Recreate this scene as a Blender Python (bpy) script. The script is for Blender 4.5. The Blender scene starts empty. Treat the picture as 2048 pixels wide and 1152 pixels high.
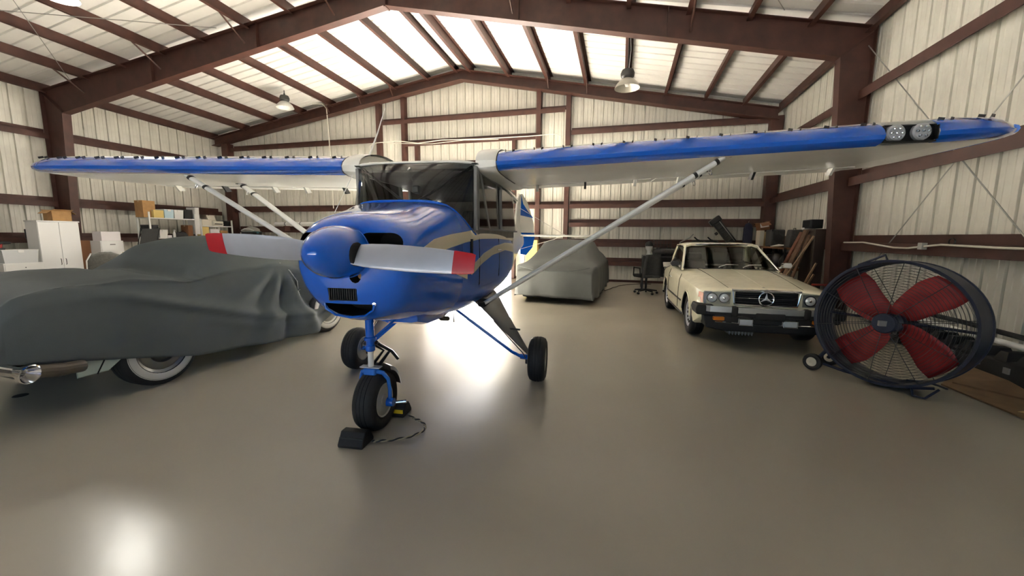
import bpy, bmesh, math, random
from mathutils import Vector, Matrix
random.seed(7)
SC = bpy.context.scene
COL = SC.collection
PI = math.pi
# ------------------------------------------------------------------ camera
cam = bpy.data.objects.new('camera', bpy.data.cameras.new('camera'))
COL.objects.link(cam)
cam.data.sensor_width = 36.0
cam.data.lens = 36.0 * 790.0 / 2048.0
cam.data.clip_start = 0.05
cam.data.clip_end = 300
YAW, PIT, ROL = math.radians(15.25), math.radians(7.45), math.radians(0.48)
_f = Vector((-math.sin(YAW)*math.cos(PIT), math.cos(YAW)*math.cos(PIT), -math.sin(PIT)))
_r = Vector((math.cos(YAW), math.sin(YAW), 0))
_u = _r.cross(_f)
_R = _r*math.cos(ROL) + _u*math.sin(ROL)
_U = -_r*math.sin(ROL) + _u*math.cos(ROL)
cam.matrix_world = Matrix(((_R.x, _U.x, -_f.x, 0), (_R.y, _U.y, -_f.y, 0), (_R.z, _U.z, -_f.z, 1.42), (0, 0, 0, 1)))
SC.camera = cam
# ------------------------------------------------------------------ sky, sun, exposure
w = bpy.data.worlds.new('sky'); SC.world = w; w.use_nodes = True
nt = w.node_tree
bg = nt.nodes['Background']
sky = nt.nodes.new('ShaderNodeTexSky'); sky.sky_type = 'NISHITA'
sky.sun_disc = False; sky.sun_elevation = math.radians(30); sky.sun_rotation = math.radians(-15)
sky.air_density = 1.0; sky.dust_density = 2.0
nt.links.new(sky.outputs[0], bg.inputs[0])
bg.inputs[1].default_value = 0.12
sun = bpy.data.objects.new('sun', bpy.data.lights.new('sun', 'SUN')); COL.objects.link(sun)
sun.data.energy = 158.0; sun.data.angle = math.radians(0.6); sun.data.color = (1, 0.97, 0.93)
sun.rotation_euler = Vector((0.27, -1.0, -0.54)).to_track_quat('-Z', 'Y').to_euler()
SC.view_settings.view_transform = 'Standard'
SC.view_settings.look = 'None'
SC.view_settings.gamma = 1.0
SC.view_settings.use_curve_mapping = False
SC.view_settings.exposure = 1.25

# ------------------------------------------------------------------ materials
MATS = {}
def mat(name, col, rough=0.5, metal=0.0, coat=0.0, var=0.0, vscale=6.0, bump=0.0, bscale=60.0, emit=None, estr=0.0, rvar=0.0):
    if name in MATS: return MATS[name]
    m = bpy.data.materials.new(name); m.use_nodes = True
    t = m.node_tree; p = t.nodes['Principled BSDF']
    p.inputs['Base Color'].default_value = (*col, 1)
    p.inputs['Roughness'].default_value = rough
    p.inputs['Metallic'].default_value = metal
    p.inputs['Coat Weight'].default_value = coat
    p.inputs['Coat Roughness'].default_value = 0.04
    if emit:
        p.inputs['Emission Color'].default_value = (*emit, 1); p.inputs['Emission Strength'].default_value = estr
    if var or bump or rvar:
        tc = t.nodes.new('ShaderNodeTexCoord')
    if var or rvar:
        n = t.nodes.new('ShaderNodeTexNoise'); n.inputs['Scale'].default_value = vscale; n.inputs['Detail'].default_value = 5
        t.links.new(tc.outputs['Object'], n.inputs['Vector'])
    if var:
        r = t.nodes.new('ShaderNodeValToRGB')
        r.color_ramp.elements[0].position = 0.3; r.color_ramp.elements[1].position = 0.7
        r.color_ramp.elements[0].color = (*[c*(1-var) for c in col], 1)
        r.color_ramp.elements[1].color = (*[min(1, c*(1+var)) for c in col], 1)
        t.links.new(n.outputs['Fac'], r.inputs['Fac']); t.links.new(r.outputs['Color'], p.inputs['Base Color'])
    if rvar:
        mr = t.nodes.new('ShaderNodeMapRange'); mr.inputs['To Min'].default_value = max(0, rough-rvar); mr.inputs['To Max'].default_value = rough+rvar
        t.links.new(n.outputs['Fac'], mr.inputs['Value']); t.links.new(mr.outputs[0], p.inputs['Roughness'])
    if bump:
        n2 = t.nodes.new('ShaderNodeTexNoise'); n2.inputs['Scale'].default_value = bscale; n2.inputs['Detail'].default_value = 3
        t.links.new(tc.outputs['Object'], n2.inputs['Vector'])
        b = t.nodes.new('ShaderNodeBump'); b.inputs['Strength'].default_value = bump; b.inputs['Distance'].default_value = 0.01
        t.links.new(n2.outputs['Fac'], b.inputs['Height']); t.links.new(b.outputs[0], p.inputs['Normal'])
    MATS[name] = m
    return m
def glass(name, tint, gloss=0.06, ior=1.45):
    if name in MATS: return MATS[name]
    m = bpy.data.materials.new(name); m.use_nodes = True; t = m.node_tree; t.nodes.clear()
    o = t.nodes.new('ShaderNodeOutputMaterial'); tr = t.nodes.new('ShaderNodeBsdfTransparent'); gl = t.nodes.new('ShaderNodeBsdfGlossy')
    mx = t.nodes.new('ShaderNodeMixShader'); fr = t.nodes.new('ShaderNodeFresnel'); fr.inputs[0].default_value = ior
    tr.inputs[0].default_value = (*tint, 1); gl.inputs['Roughness'].default_value = gloss
    t.links.new(fr.outputs[0], mx.inputs[0]); t.links.new(tr.outputs[0], mx.inputs[1]); t.links.new(gl.outputs[0], mx.inputs[2]); t.links.new(mx.outputs[0], o.inputs[0])
    MATS[name] = m
    return m

STEEL = mat('red_oxide_steel', (0.062, 0.023, 0.016), 0.55, var=0.25, vscale=4, bump=0.05)
PANEL = mat('cream_sheet_metal', (0.62, 0.60, 0.53), 0.38, var=0.10, vscale=2.2, rvar=0.06)
ROOF = mat('white_roof_sheet', (0.80, 0.79, 0.76), 0.5, var=0.06, vscale=1.2)
FLOORM = mat('tan_epoxy_floor', (0.36, 0.328, 0.272), 0.24, var=0.06, vscale=0.6, bump=0.05, bscale=14.0)
BLUE = mat('blue_aircraft_paint', (0.006, 0.105, 0.56), 0.16, coat=1.0, var=0.06, vscale=3)
BLUEF = mat('blue_fuselage_fabric', (0.006, 0.095, 0.50), 0.35, coat=0.08, var=0.06, vscale=3); BLUEF.node_tree.nodes['Principled BSDF'].inputs['Specular IOR Level'].default_value = 0.3
CREAM = mat('cream_stripe_paint', (0.62, 0.57, 0.42), 0.35, coat=0.2)
OFFWHITE = mat('white_fabric_paint', (0.74, 0.74, 0.70), 0.30, coat=0.3, var=0.04, vscale=3)
WINGUND = mat('silver_white_wing_paint', (0.60, 0.60, 0.55), 0.28, coat=0.3, var=0.06, vscale=2.5)
WHITE = mat('white_paint', (0.80, 0.80, 0.78), 0.35)
SILVER = mat('brushed_silver', (0.42, 0.44, 0.50), 0.38, metal=0.35, var=0.05, vscale=8)
CHROME = mat('chrome', (0.80, 0.81, 0.83), 0.10, metal=1.0)
RED = mat('red_tip_paint', (0.38, 0.010, 0.018), 0.35)
RUBBER = mat('black_rubber', (0.012, 0.012, 0.013), 0.65, bump=0.2, bscale=40)
BLACK = mat('black_plastic', (0.012, 0.012, 0.013), 0.4)
VOID = mat('dark_opening', (0.006, 0.006, 0.006), 0.9)
DGREY = mat('dark_grey_fabric', (0.045, 0.045, 0.045), 0.9, var=0.2, vscale=20)
MGREY = mat('mid_grey_trim', (0.20, 0.20, 0.20), 0.7, var=0.1)
LEGM = mat('slate_gear_paint', (0.035, 0.045, 0.065), 0.4, coat=0.2)
CARD = mat('cardboard', (0.42, 0.24, 0.10), 0.85, var=0.12, vscale=9)
GLASS = glass('clear_acrylic', (0.72, 0.74, 0.74), 0.05)

# ------------------------------------------------------------------ mesh helpers
class MB:
    def __init__(s): s.v = []; s.f = []; s.mi = []; s.cur = 0
    def add(s, vs, fs):
        o = len(s.v); s.v += [tuple(p) for p in vs]
        for f in fs: s.f.append([i+o for i in f]); s.mi.append(s.cur)
        return s
    def hexa(s, p): return s.add(p, [(0,3,2,1),(4,5,6,7),(0,1,5,4),(1,2,6,5),(2,3,7,6),(3,0,4,7)])
    def box(s, c, d, M=None):
        x, y, z = (k/2 for k in d)
        p = [Vector(q) for q in ((-x,-y,-z),(x,-y,-z),(x,y,-z),(-x,y,-z),(-x,-y,z),(x,-y,z),(x,y,z),(-x,y,z))]
        if M: p = [M @ q for q in p]
        return s.hexa([q+Vector(c) for q in p])
    def b6(s, x0, x1, y0, y1, z0, z1): return s.box(((x0+x1)/2,(y0+y1)/2,(z0+z1)/2),(abs(x1-x0),abs(y1-y0),abs(z1-z0)))
    def loft(s, rings, closed=True, cap0=True, cap1=True):
        o = len(s.v); n = len(rings[0])
        for r in rings: s.v += [tuple(p) for p in r]
        m = n if closed else n-1
        for i in range(len(rings)-1):
            for j in range(m):
                k = (j+1) % n
                s.f.append([o+i*n+j, o+i*n+k, o+(i+1)*n+k, o+(i+1)*n+j]); s.mi.append(s.cur)
        if cap0: s.f.append([o+j for j in range(n)][::-1]); s.mi.append(s.cur)
        if cap1: s.f.append([o+(len(rings)-1)*n+j for j in range(n)]); s.mi.append(s.cur)
        return s
    def tube(s, path, r, n=10, ell=None, caps=True, up=None):
        path = [Vector(p) for p in path]
        rs = r if isinstance(r, (list, tuple)) else [r]*len(path)
        rings = []; prev = None
        for i, p in enumerate(path):
            d = (path[min(i+1, len(path)-1)] - path[max(i-1, 0)]).normalized()
            if prev is None:
                ref = Vector(up) if up else (Vector((0,0,1)) if abs(d.z) < .9 else Vector((1,0,0)))
                x = d.cross(ref).normalized()
            else: x = (prev - d*prev.dot(d)).normalized()
            prev = x; y = d.cross(x)
            e = ell or 1.0
            rings.append([p + x*math.cos(2*PI*k/n)*rs[i]*e + y*math.sin(2*PI*k/n)*rs[i] for k in range(n)])
        return s.loft(rings, True, caps, caps)
    def lathe(s, prof, o=(0,0,0), ax=(0,0,1), n=24, closed=False, caps=True):
        ax = Vector(ax).normalized(); o = Vector(o)
        x = ax.cross(Vector((0,0,1)) if abs(ax.z) < .9 else Vector((1,0,0))).normalized(); y = ax.cross(x)
        rings = [[o + ax*h + (x*math.cos(2*PI*k/n) + y*math.sin(2*PI*k/n))*max(r, 1e-4) for k in range(n)] for r, h in prof]
        if closed: rings.append(rings[0])
        return s.loft(rings, True, caps and not closed and prof[0][0] > 1e-3, caps and not closed and prof[-1][0] > 1e-3)
    def grid(s, rows): return s.loft(rows, False, False, False)
    def prism(s, poly, fn, d0, d1):
        n = len(poly)
        return s.loft([[fn(p[0], p[1], d0) for p in poly], [fn(p[0], p[1], d1) for p in poly]], True, True, True)
def setp(o, **k):
    for a, b in k.items(): o[a] = b
    return o
def tag(o, label, cat, group=None):
    o['label'] = label; o['category'] = cat
    if group: o['group'] = group
    return o
def link(o, parent=None):
    COL.objects.link(o)
    if parent: o.parent = parent
    return o
def mesh_of(name, mb, mats, smooth=35, fix=True):
    me = bpy.data.meshes.new(name)
    me.from_pydata(mb.v, [], mb.f)
    if not isinstance(mats, (list, tuple)): mats = [mats]
    for m in mats: me.materials.append(m)
    if len(mats) > 1: me.polygons.foreach_set('material_index', mb.mi)
    if fix:
        bm = bmesh.new(); bm.from_mesh(me)
        bmesh.ops.remove_doubles(bm, verts=bm.verts, dist=1e-5)
        bmesh.ops.recalc_face_normals(bm, faces=bm.faces); bm.to_mesh(me); bm.free()
    if smooth:
        me.polygons.foreach_set('use_smooth', [True]*len(me.polygons))
        me.set_sharp_from_angle(angle=math.radians(smooth))
    me.update()
    return me
def obj(name, mb, mats, parent=None, loc=(0,0,0), rz=0, smooth=35, bevel=0, seg=2, fix=True):
    o = bpy.data.objects.new(name, mesh_of(name, mb, mats, smooth, fix))
    link(o, parent); o.location = loc; o.rotation_euler = (0, 0, rz)
    if bevel:
        b = o.modifiers.new('bevel', 'BEVEL'); b.width = bevel; b.segments = seg; b.limit_method = 'ANGLE'; b.angle_limit = math.radians(40)
    return o
def inst(name, me, parent, M):
    o = bpy.data.objects.new(name, me); link(o, parent); o.matrix_local = M
    return o
def thing(name, label, cat, loc=(0,0,0), rz=0, group=None):
    o = bpy.data.objects.new(name, None); o.empty_display_size = 0.2
    link(o); o.location = loc; o.rotation_euler = (0, 0, rz)
    return tag(o, label, cat, group)
def boolean_cut(o, cutters):
    for c in cutters:
        m = o.modifiers.new('cut', 'BOOLEAN'); m.operation = 'DIFFERENCE'; m.solver = 'EXACT'; m.object = c
        try: m.material_mode = 'TRANSFER'
        except Exception: pass
    dg = bpy.context.evaluated_depsgraph_get(); dg.update()
    me = bpy.data.meshes.new_from_object(o.evaluated_get(dg), depsgraph=dg)
    o.modifiers.clear(); o.data = me
    for c in cutters: bpy.data.objects.remove(c, do_unlink=True)
    me.polygons.foreach_set('use_smooth', [True]*len(me.polygons)); me.set_sharp_from_angle(angle=math.radians(35))
def lerp(a, b, t): return a + (b-a)*t
def interp(tab, x):
    if x <= tab[0][0]: return tab[0][1]
    for (x0, y0), (x1, y1) in zip(tab, tab[1:]):
        if x <= x1: return lerp(y0, y1, (x-x0)/(x1-x0))
    return tab[-1][1]
def smoothtab(tab, x):
    if x <= tab[0][0]: return tab[0][1]
    if x >= tab[-1][0]: return tab[-1][1]
    for i in range(len(tab)-1):
        x0, y0 = tab[i]; x1, y1 = tab[i+1]
        if x <= x1:
            def sl(k):
                if k <= 0 or k >= len(tab)-1: return (tab[min(k+1, len(tab)-1)][1]-tab[max(k-1, 0)][1])/(tab[min(k+1, len(tab)-1)][0]-tab[max(k-1, 0)][0])
                a = (tab[k][1]-tab[k-1][1])/(tab[k][0]-tab[k-1][0]); b = (tab[k+1][1]-tab[k][1])/(tab[k+1][0]-tab[k][0])
                return 0 if a*b <= 0 else 2*a*b/(a+b)
            h = x1-x0; t = (x-x0)/h; m0 = sl(i)*h; m1 = sl(i+1)*h
            return (2*t**3-3*t*t+1)*y0+(t**3-2*t*t+t)*m0+(-2*t**3+3*t*t)*y1+(t**3-t*t)*m1
# ================================================================== THE BUILDING
XL, XR, YB, YF = -16.2, 4.2, 13.1, -4.0
RIDGE = -5.25
def frame_y(x): return 7.97 + (x-XL)*0.0441
def purlin_z(x, y):
    t = -0.035*(y-10.3)
    if x < RIDGE: return 5.32 + (6.90-5.32)*(x-XL)/(RIDGE-XL) + t
    return 6.90 + (5.00-6.90)*(x-RIDGE)/(XR-RIDGE) + t
def roof_z(x, y): return purlin_z(x, y) + 0.20
def struct(name, mb, m, parent=None, **k):
    o = obj(name, mb, m, parent, **k); o['kind'] = 'structure'
    return o
floor = struct('floor', MB().b6(XL-0.3, XR+0.3, YF-0.3, YB+0.3, -0.15, 0), FLOORM, smooth=0)
floor['label'] = 'glossy tan epoxy coated concrete hangar floor'
apron = struct('apron', MB().b6(-60, 60, YB+0.31, 60, -0.2, -0.02).b6(-60, 60, -60, YF-0.31, -0.2, -0.02), mat('outdoor_concrete', (0.5, 0.48, 0.44), 0.9, var=0.1, vscale=0.5), smooth=0)
apron['label'] = 'pale concrete apron outside the hangar doors'
# sheet profile: position along width, relief towards the room
PW = 0.305
PROF = [(0.0,0.0),(0.062,0.0),(0.070,0.006),(0.086,0.006),(0.094,0.0),(0.168,0.0),(0.176,0.006),(0.192,0.006),(0.200,0.0),(0.250,0.0),(0.257,-0.045),(0.287,-0.045),(0.294,0.0),(0.305,0.0)]
def sheet_mesh(name, length_fn):
    mb = MB()
    lo, hi = [], []
    for u, d in PROF:
        a, b = length_fn(u); lo.append((u, -d, a)); hi.append((u, -d, b))
    mb.grid([lo, hi])
    me = mesh_of(name, mb, PANEL, 0)
    return me
# door opening in the far wall
DX0, DX1, DZ = -6.95, -3.55, 3.75
wb = MB()
wb.b6(XL-0.1, DX0, YB+0.06, YB+0.1, 0, 5.2).b6(DX1, XR+0.1, YB+0.06, YB+0.1, 0, 5.0).b6(DX0, DX1, YB+0.06, YB+0.1, DZ, 5.2)
wb.add([(XL-0.1,YB+0.06,5.2),(RIDGE,YB+0.06,5.2),(RIDGE,YB+0.06,7.1),(XL-0.1,YB+0.06,5.45)], [(0,1,2,3)])
wb.add([(RIDGE,YB+0.06,5.0),(XR+0.1,YB+0.06,5.0),(XR+0.1,YB+0.06,5.2),(RIDGE,YB+0.06,7.1)], [(0,1,2,3)])
wall_back = struct('wall_back', wb, PANEL, smooth=0)
wall_back['label'] = 'ribbed cream sheet metal end wall of the hangar'
n = int((XR-XL)/PW)
for i in range(n+1):
    x0 = XL + i*PW
    if x0 > XR-0.05: break
    xm = x0+PW/2
    bot = DZ if DX0-0.02 < xm < DX1+0.02 else 0.02
    me = sheet_mesh('wall_sheet', lambda u: (bot, roof_z(min(x0+u, XR), YB)-0.03))
    inst('wall_sheet', me, wall_back, Matrix.Translation((x0, YB, 0)))
def side_wall(name, x, sgn, label):
    b = MB().b6(x-0.1*(sgn < 0)-0.05*(sgn > 0)*0, x+0.1*(sgn > 0), YF, YB+0.05, 0, 5.1)
    # slab sits outside the sheets
    b = MB().b6(x+sgn*0.05, x+sgn*0.09, YF, YB+0.05, 0, roof_z(x, YF)-0.02)
    wl = struct(name, b, PANEL, smooth=0); wl['label'] = label
    nn = int((YB-YF)/PW)
    for i in range(nn):
        y0 = YB - (i+1)*PW
        me = sheet_mesh('wall_sheet', lambda u: (0.02, roof_z(x, y0+PW/2)-0.03))
        # sheet local +x runs along world y, relief towards the room
        if sgn > 0: M = Matrix(((0,1,0,x),(1,0,0,y0),(0,0,1,0),(0,0,0,1)))
        else: M = Matrix(((0,-1,0,x),(1,0,0,y0),(0,0,1,0),(0,0,0,1)))
        inst('wall_sheet', me, wl, M)
    return wl
wall_left = side_wall('wall_left', XL, -1, 'ribbed cream sheet metal long wall behind the storage shelves')
wall_right = side_wall('wall_right', XR, 1, 'ribbed sheet metal long wall behind the drum fan')
# unseen front wall added behind the viewer, dark to absorb light, with door opening
wf = MB()
FO0, FO1, FZ = -6.0, 2.0, 3.6
wf.b6(XL-0.1, FO0, YF-0.1, YF, 0, 5.2).b6(FO1, XR+0.1, YF-0.1, YF, 0, 5.2).b6(FO0, FO1, YF-0.1, YF, FZ, 5.2)
wf.add([(XL-0.1,YF,5.2),(RIDGE,YF,5.2),(RIDGE,YF,7.7),(XL-0.1,YF,6.1)], [(0,1,2,3)])
wf.add([(RIDGE,YF,5.2),(XR+0.1,YF,5.2),(XR+0.1,YF,5.8),(RIDGE,YF,7.7)], [(0,1,2,3)])
wall_front = struct("wall_front", wf, mat("light_absorbing_wall", (0.05, 0.045, 0.04), 0.7, var=.1), smooth=0)
wall_front['label'] = 'unseen front wall added dark to absorb light, around an open door'
# roof
cb = MB()
for xa, xb in ((XL-0.1, RIDGE), (RIDGE, XR+0.1)):
    p = []
    for x, y in ((xa, YF-0.1), (xb, YF-0.1), (xb, YB+0.1), (xa, YB+0.1)):
        xx = min(max(x, XL), XR)
        p.append((x, y, (purlin_z(xx, y) if x != RIDGE else 6.90-0.035*(y-10.3)) + 0.25))
    cb.hexa(p + [(q[0], q[1], q[2]+0.06) for q in p])
ceiling = struct('ceiling', cb, ROOF, smooth=0)
ceiling['label'] = 'pitched white sheet metal roof seen from below'
# roof sheets run from eave to ridge
nn = int((YB-YF)/PW)
RP = [(0.0,0.0),(0.235,0.0),(0.252,0.034),(0.285,0.034),(0.300,0.0),(0.305,0.0)]
for i in range(nn+1):
    y0 = YB - (i+1)*PW
    if y0 < YF-0.2: break
    for xa, xb, za, zb in ((XL, RIDGE, 5.32, 6.90), (RIDGE, XR, 6.90, 5.00)):
        lo = [(xa, y0+u, za + 0.205 + d - 0.035*(y0+u-10.3)) for u, d in RP]
        hi = [(xb, y0+u, zb + 0.205 + d - 0.035*(y0+u-10.3)) for u, d in RP]
        obj('roof_sheet', MB().grid([lo, hi]), ROOF, ceiling, smooth=0, fix=False)
# ridge cap
obj('ridge_cap', MB().b6(RIDGE-0.16, RIDGE+0.16, YF, YB, 7.03, 7.045), ROOF, ceiling).rotation_euler = (-0.035, 0, 0)
bpy.data.objects['ridge_cap'].location = (0, 0, 0.36)
# purlins (Z section)
def zsec(d, fl, t=0.012):
    return [(0,0),(fl,0),(fl,0.02),(fl-t,0.02),(fl-t,t),(t,t),(t,d),(-fl,d),(-fl,d-0.02),(-fl+t,d-0.02),(-fl+t,d-t),(0,d-t)]
def purlin(x, mirror=1, fl=0.085):
    sec = zsec(0.25, fl)
    rings = []
    for y in (YF, YB-0.05):
        z = purlin_z(x, y) - 0.05
        rings.append([(x+mirror*(u), y, z+v) for u, v in sec])
    return obj('purlin', MB().loft(rings), STEEL, ceiling, smooth=0)
for x in (-14.42, -13.02, -11.66, -10.34, -9.01, -7.75, -6.51, -5.47): purlin(x, 1)
for x in (-4.92, -3.62, -2.35, -1.17, 0.0, 1.10, 2.16, 3.17): purlin(x, -1)
for x in (XL+0.12, XR-0.12): purlin(x, 1 if x < 0 else -1, 0.09)
# flange braces between rafter and purlin
def brace(x0, x1, y, dz):
    z = purlin_z(x0, y)
    obj('flange_brace', MB().tube([(x0, y, z+0.06), (x1, y+0.28, z-dz)], 0.018, 6), STEEL, ceiling)
for x in (-10.34, -9.01, -7.75, -2.35, -1.17): brace(x, x, YB-0.72, 0.30)
for x in (-14.4, -11.66, -9.01, -6.51): 
    z = purlin_z(x, 8.1); fy = frame_y(x)
    obj('flange_brace', MB().tube([(x, fy-0.75, z+0.02), (x, fy-0.10, z-0.42)], 0.02, 6), STEEL, ceiling)
for x in (-2.35, 1.10): 
    z = purlin_z(x, 8.1); fy = frame_y(x)
    obj('flange_brace', MB().tube([(x, fy-0.75, z+0.02), (x, fy-0.10, z-0.42)], 0.02, 6), STEEL, ceiling)
# ---- main rigid frame: tapered I columns and rafters
def fpt(x, z, dy=0): return (x, frame_y(x)+dy, z)
sf = bpy.data.objects.new('steel_portal_frame', None); link(sf); sf['kind'] = 'structure'; sf['label'] = 'dark red rigid steel portal frame spanning the hangar in front of the far bay'
def Iweb(name, q):   # q: 4 points (x,z) outer->inner polygon of the web
    mb = MB()
    mb.hexa([fpt(x, z, -0.006) for x, z in q] + [fpt(x, z, 0.006) for x, z in q])
    return obj(name, mb, STEEL, sf, smooth=0)
def flange(p0, p1, wid=0.20, t=0.016, off=1):
    (x0, z0), (x1, z1) = p0, p1
    L = math.hypot(x1-x0, z1-z0); nx, nz = -(z1-z0)/L*t*off, (x1-x0)/L*t*off
    q = [(x0, z0), (x1, z1), (x1+nx, z1+nz), (x0+nx, z0+nz)]
    return obj('flange', MB().hexa([fpt(x, z, -wid/2) for x, z in q] + [fpt(x, z, wid/2) for x, z in q]), STEEL, sf, smooth=0)
LK, RK, AP = (-15.35, 4.78), (3.62, 4.64), (RIDGE, 6.47)
LT, RT, AT = (XL+0.05, 5.42), (XR-0.05, 5.08), (RIDGE, 6.97)
LB0, LB1 = (XL+0.05, 0.0), (-15.62, 0.0)
RB0, RB1 = (XR-0.05, 0.0), (3.86, 0.0)
Iweb('column', [LB0, LB1, LK, LT]); Iweb('column', [RB0, RB1, RK, RT])
Iweb('rafter', [LT, LK, AP, AT]); Iweb('rafter', [RT, RK, AP, AT])
flange(LB1, LK, off=1); flange(LB0, LT, off=-1); flange(LK, AP, off=-1); flange(LT, AT, off=1)
flange(RB1, RK, off=-1); flange(RB0, RT, off=1); flange(RK, AP, off=1); flange(RT, AT, off=-1)
flange(LK, LT, 0.19, off=1); flange(RK, RT, 0.19, off=-1)
obj('splice_plate', MB().hexa([fpt(RIDGE+dx, z, dy) for dy in (-0.1, 0.1) for dx, z in ((-0.02,6.43),(0.02,6.43),(0.02,6.99),(-0.02,6.99))]), STEEL, sf, smooth=0)
for t in (0.33, 0.66):
    for K, T in ((LK, LT), (RK, RT)):
        x = lerp(K[0], AP[0], t); z0 = lerp(K[1], AP[1], t); xt = x
        z1 = lerp(T[1], AT[1], (x-T[0])/(AT[0]-T[0]))
        obj('stiffener', MB().hexa([fpt(x+dx, z, dy) for dy in (-0.09, 0.09) for dx, z in ((-0.006,z0),(0.006,z0),(0.006,z1),(-0.006,z1))]), STEEL, sf, smooth=0)
for k, (x, z) in enumerate(((-15.9, 0), (4.0, 0))):
    obj('base_plate', MB().box((x, frame_y(x), 0.012), (0.75, 0.28, 0.024)), STEEL, sf)
# ---- girts on the walls
def girt_y(x, y0, y1, z, parent, sgn, d=0.20):
    sec = [(a, b) for a, b in zsec(d*1.0, 0.14)]; z += 0.07
    # web horizontal depth towards room, flanges vertical
    rings = [[(x - sgn*v, y, z+u) for u, v in sec] for y in (y0, y1)]
    return obj('girt', MB().loft(rings), STEEL, parent, smooth=0)
def girt_x(x0, x1, z, parent, d=0.20, zz=None):
    sec = zsec(d, 0.12); z += 0.06
    rings = [[(x, YB - 0.035 - v, z+u) for u, v in sec] for x in (x0, x1)]
    return obj('girt', MB().loft(rings), STEEL, parent, smooth=0)
for z in (4.15, 2.24, 1.2):
    girt_y(XL+0.035, YF, frame_y(XL)-0.1, z, wall_left, -1); girt_y(XL+0.035, frame_y(XL)+0.1, YB-0.25, z, wall_left, -1)
for z in (3.95, 2.45, 1.28):
    girt_y(XR-0.035, YF, frame_y(XR)-0.1, z, wall_right, 1); girt_y(XR-0.035, frame_y(XR)+0.1, YB-0.25, z, wall_right, 1)
girt_x(-8.4, -1.84, 5.34, wall_back)
girt_x(-7.42, -2.76, 4.57, wall_back)
girt_x(-15.3, -8.6, 4.76, wall_back); girt_x(-1.64, 3.8, 4.64, wall_back)
for z in (2.36, 1.56): girt_x(-15.3, -8.6, z, wall_back)
for z in (2.38, 1.80, 1.18, 0.59): girt_x(-1.64, 3.95, z, wall_back)
for z in (2.38, 1.18): girt_x(-2.6, -1.8, z, wall_back); girt_x(-3.4, -2.76, z, wall_back)
girt_x(DX0, DX1, DZ+0.05, wall_back)
obj('base_angle', MB().b6(XL, DX0, YB-0.06, YB-0.035, 0, 0.07), STEEL, wall_back, smooth=0)
obj('base_angle', MB().b6(DX1, XR, YB-0.06, YB-0.035, 0, 0.07), STEEL, wall_back, smooth=0)
# ---- end wall posts and rafter
def post(name, x, z1, wdt=0.13, d=0.2, z0=0.0):
    mb = MB()
    for dx in (-wdt/2, wdt/2): mb.b6(x+dx-0.008, x+dx+0.008, YB-0.04-d, YB-0.04, z0, z1)
    mb.b6(x-wdt/2, x+wdt/2, YB-0.046-d, YB-0.034-d, z0, z1)
    return obj(name, mb, STEEL, wall_back, smooth=0)
for x in (-8.5, -7.5, -2.68, -1.74): post('wall_post', x, purlin_z(x, YB)-0.22)
post('wall_post', -15.5, 5.0, 0.30, 0.26); post('wall_post', 4.0, 4.75, 0.28, 0.26)
post('door_jamb', DX0-0.06, 4.57, 0.10); post('door_jamb', DX1+0.06, 4.57, 0.10)
for xa, xb in ((XL+0.2, RIDGE), (RIDGE, XR-0.2)):
    za, zb = purlin_z(xa, YB), purlin_z(xb, YB)
    if xa == RIDGE: za = 6.90-0.035*(YB-10.3)
    if xb == RIDGE: zb = 6.90-0.035*(YB-10.3)
    for (a0, a1, y0, y1) in ((-0.02, -0.005, YB-0.42, YB-0.12), (-0.32, -0.305, YB-0.42, YB-0.12), (-0.32, -0.005, YB-0.28, YB-0.265)):
        p = [(xa, y0, za+a0), (xb, y0, zb+a0), (xb, y1, zb+a0), (xa, y1, za+a0)]
        q = [(xa, y0, za+a1), (xb, y0, zb+a1), (xb, y1, zb+a1), (xa, y1, za+a1)]
        obj('end_rafter', MB().hexa(p+q), STEEL, wall_back, smooth=0)
# ---- rod bracing
def rod(parent, a, b, r=0.008, m=STEEL, name='brace_rod'): return obj(name, MB().tube([a, b], r, 6), m, parent)
GREYROD = mat('galvanised_rod', (0.35, 0.35, 0.33), 0.5, metal=0.6)
rod(wall_right, (4.0, 8.7, 4.75), (4.0, 4.0, 0.15), m=GREYROD); rod(wall_right, (4.0, 8.7, 0.15), (4.0, 4.0, 4.75), m=GREYROD)
rod(ceiling, (-9.5, 7.9, 6.28), (-14.5, 4.0, 5.62), m=GREYROD); rod(ceiling, (-14.6, 7.8, 5.48), (-9.6, 3.8, 6.4), m=GREYROD)
rod(ceiling, (2.6, 8.5, 5.4), (-0.5, 4.0, 6.1), m=GREYROD); rod(ceiling, (-0.9, 8.4, 6.0), (2.8, 4.2, 5.4), m=GREYROD)
# ---- conduit
CON = mat('painted_conduit', (0.62, 0.60, 0.52), 0.5)
obj('conduit', MB().tube([(-11.0, YB-0.5, 6.12), (-10.6, YB-0.45, 6.10), (-10.48, YB-0.40, 5.95), (-10.45, YB-0.38, 5.2), (-10.42, YB-0.36, 2.4)], 0.018, 8), CON, wall_back)
obj('cable', MB().tube([(-8.85, YB-0.25, 3.9), (-8.84, YB-0.25, 4.60), (-8.7, YB-0.26, 4.68), (-7.7, YB-0.3, 4.70), (-6.9, YB-0.3, 4.58), (-6.0, YB-0.3, 4.64), (-4.6, YB-0.3, 4.60), (-3.0, YB-0.28, 4.60), (-2.1, YB-0.28, 4.62), (-1.95, YB-0.27, 4.55), (-1.9, YB-0.26, 3.9)], 0.014, 8), CON, wall_back)
obj('cable', MB().tube([(-8.3, YB-0.25, 4.66), (-7.4, YB-0.28, 4.60), (-6.4, YB-0.27, 4.54), (-5.2, YB-0.27, 4.60), (-4.0, YB-0.27, 4.56)], 0.010, 8), CON, wall_back)
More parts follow.
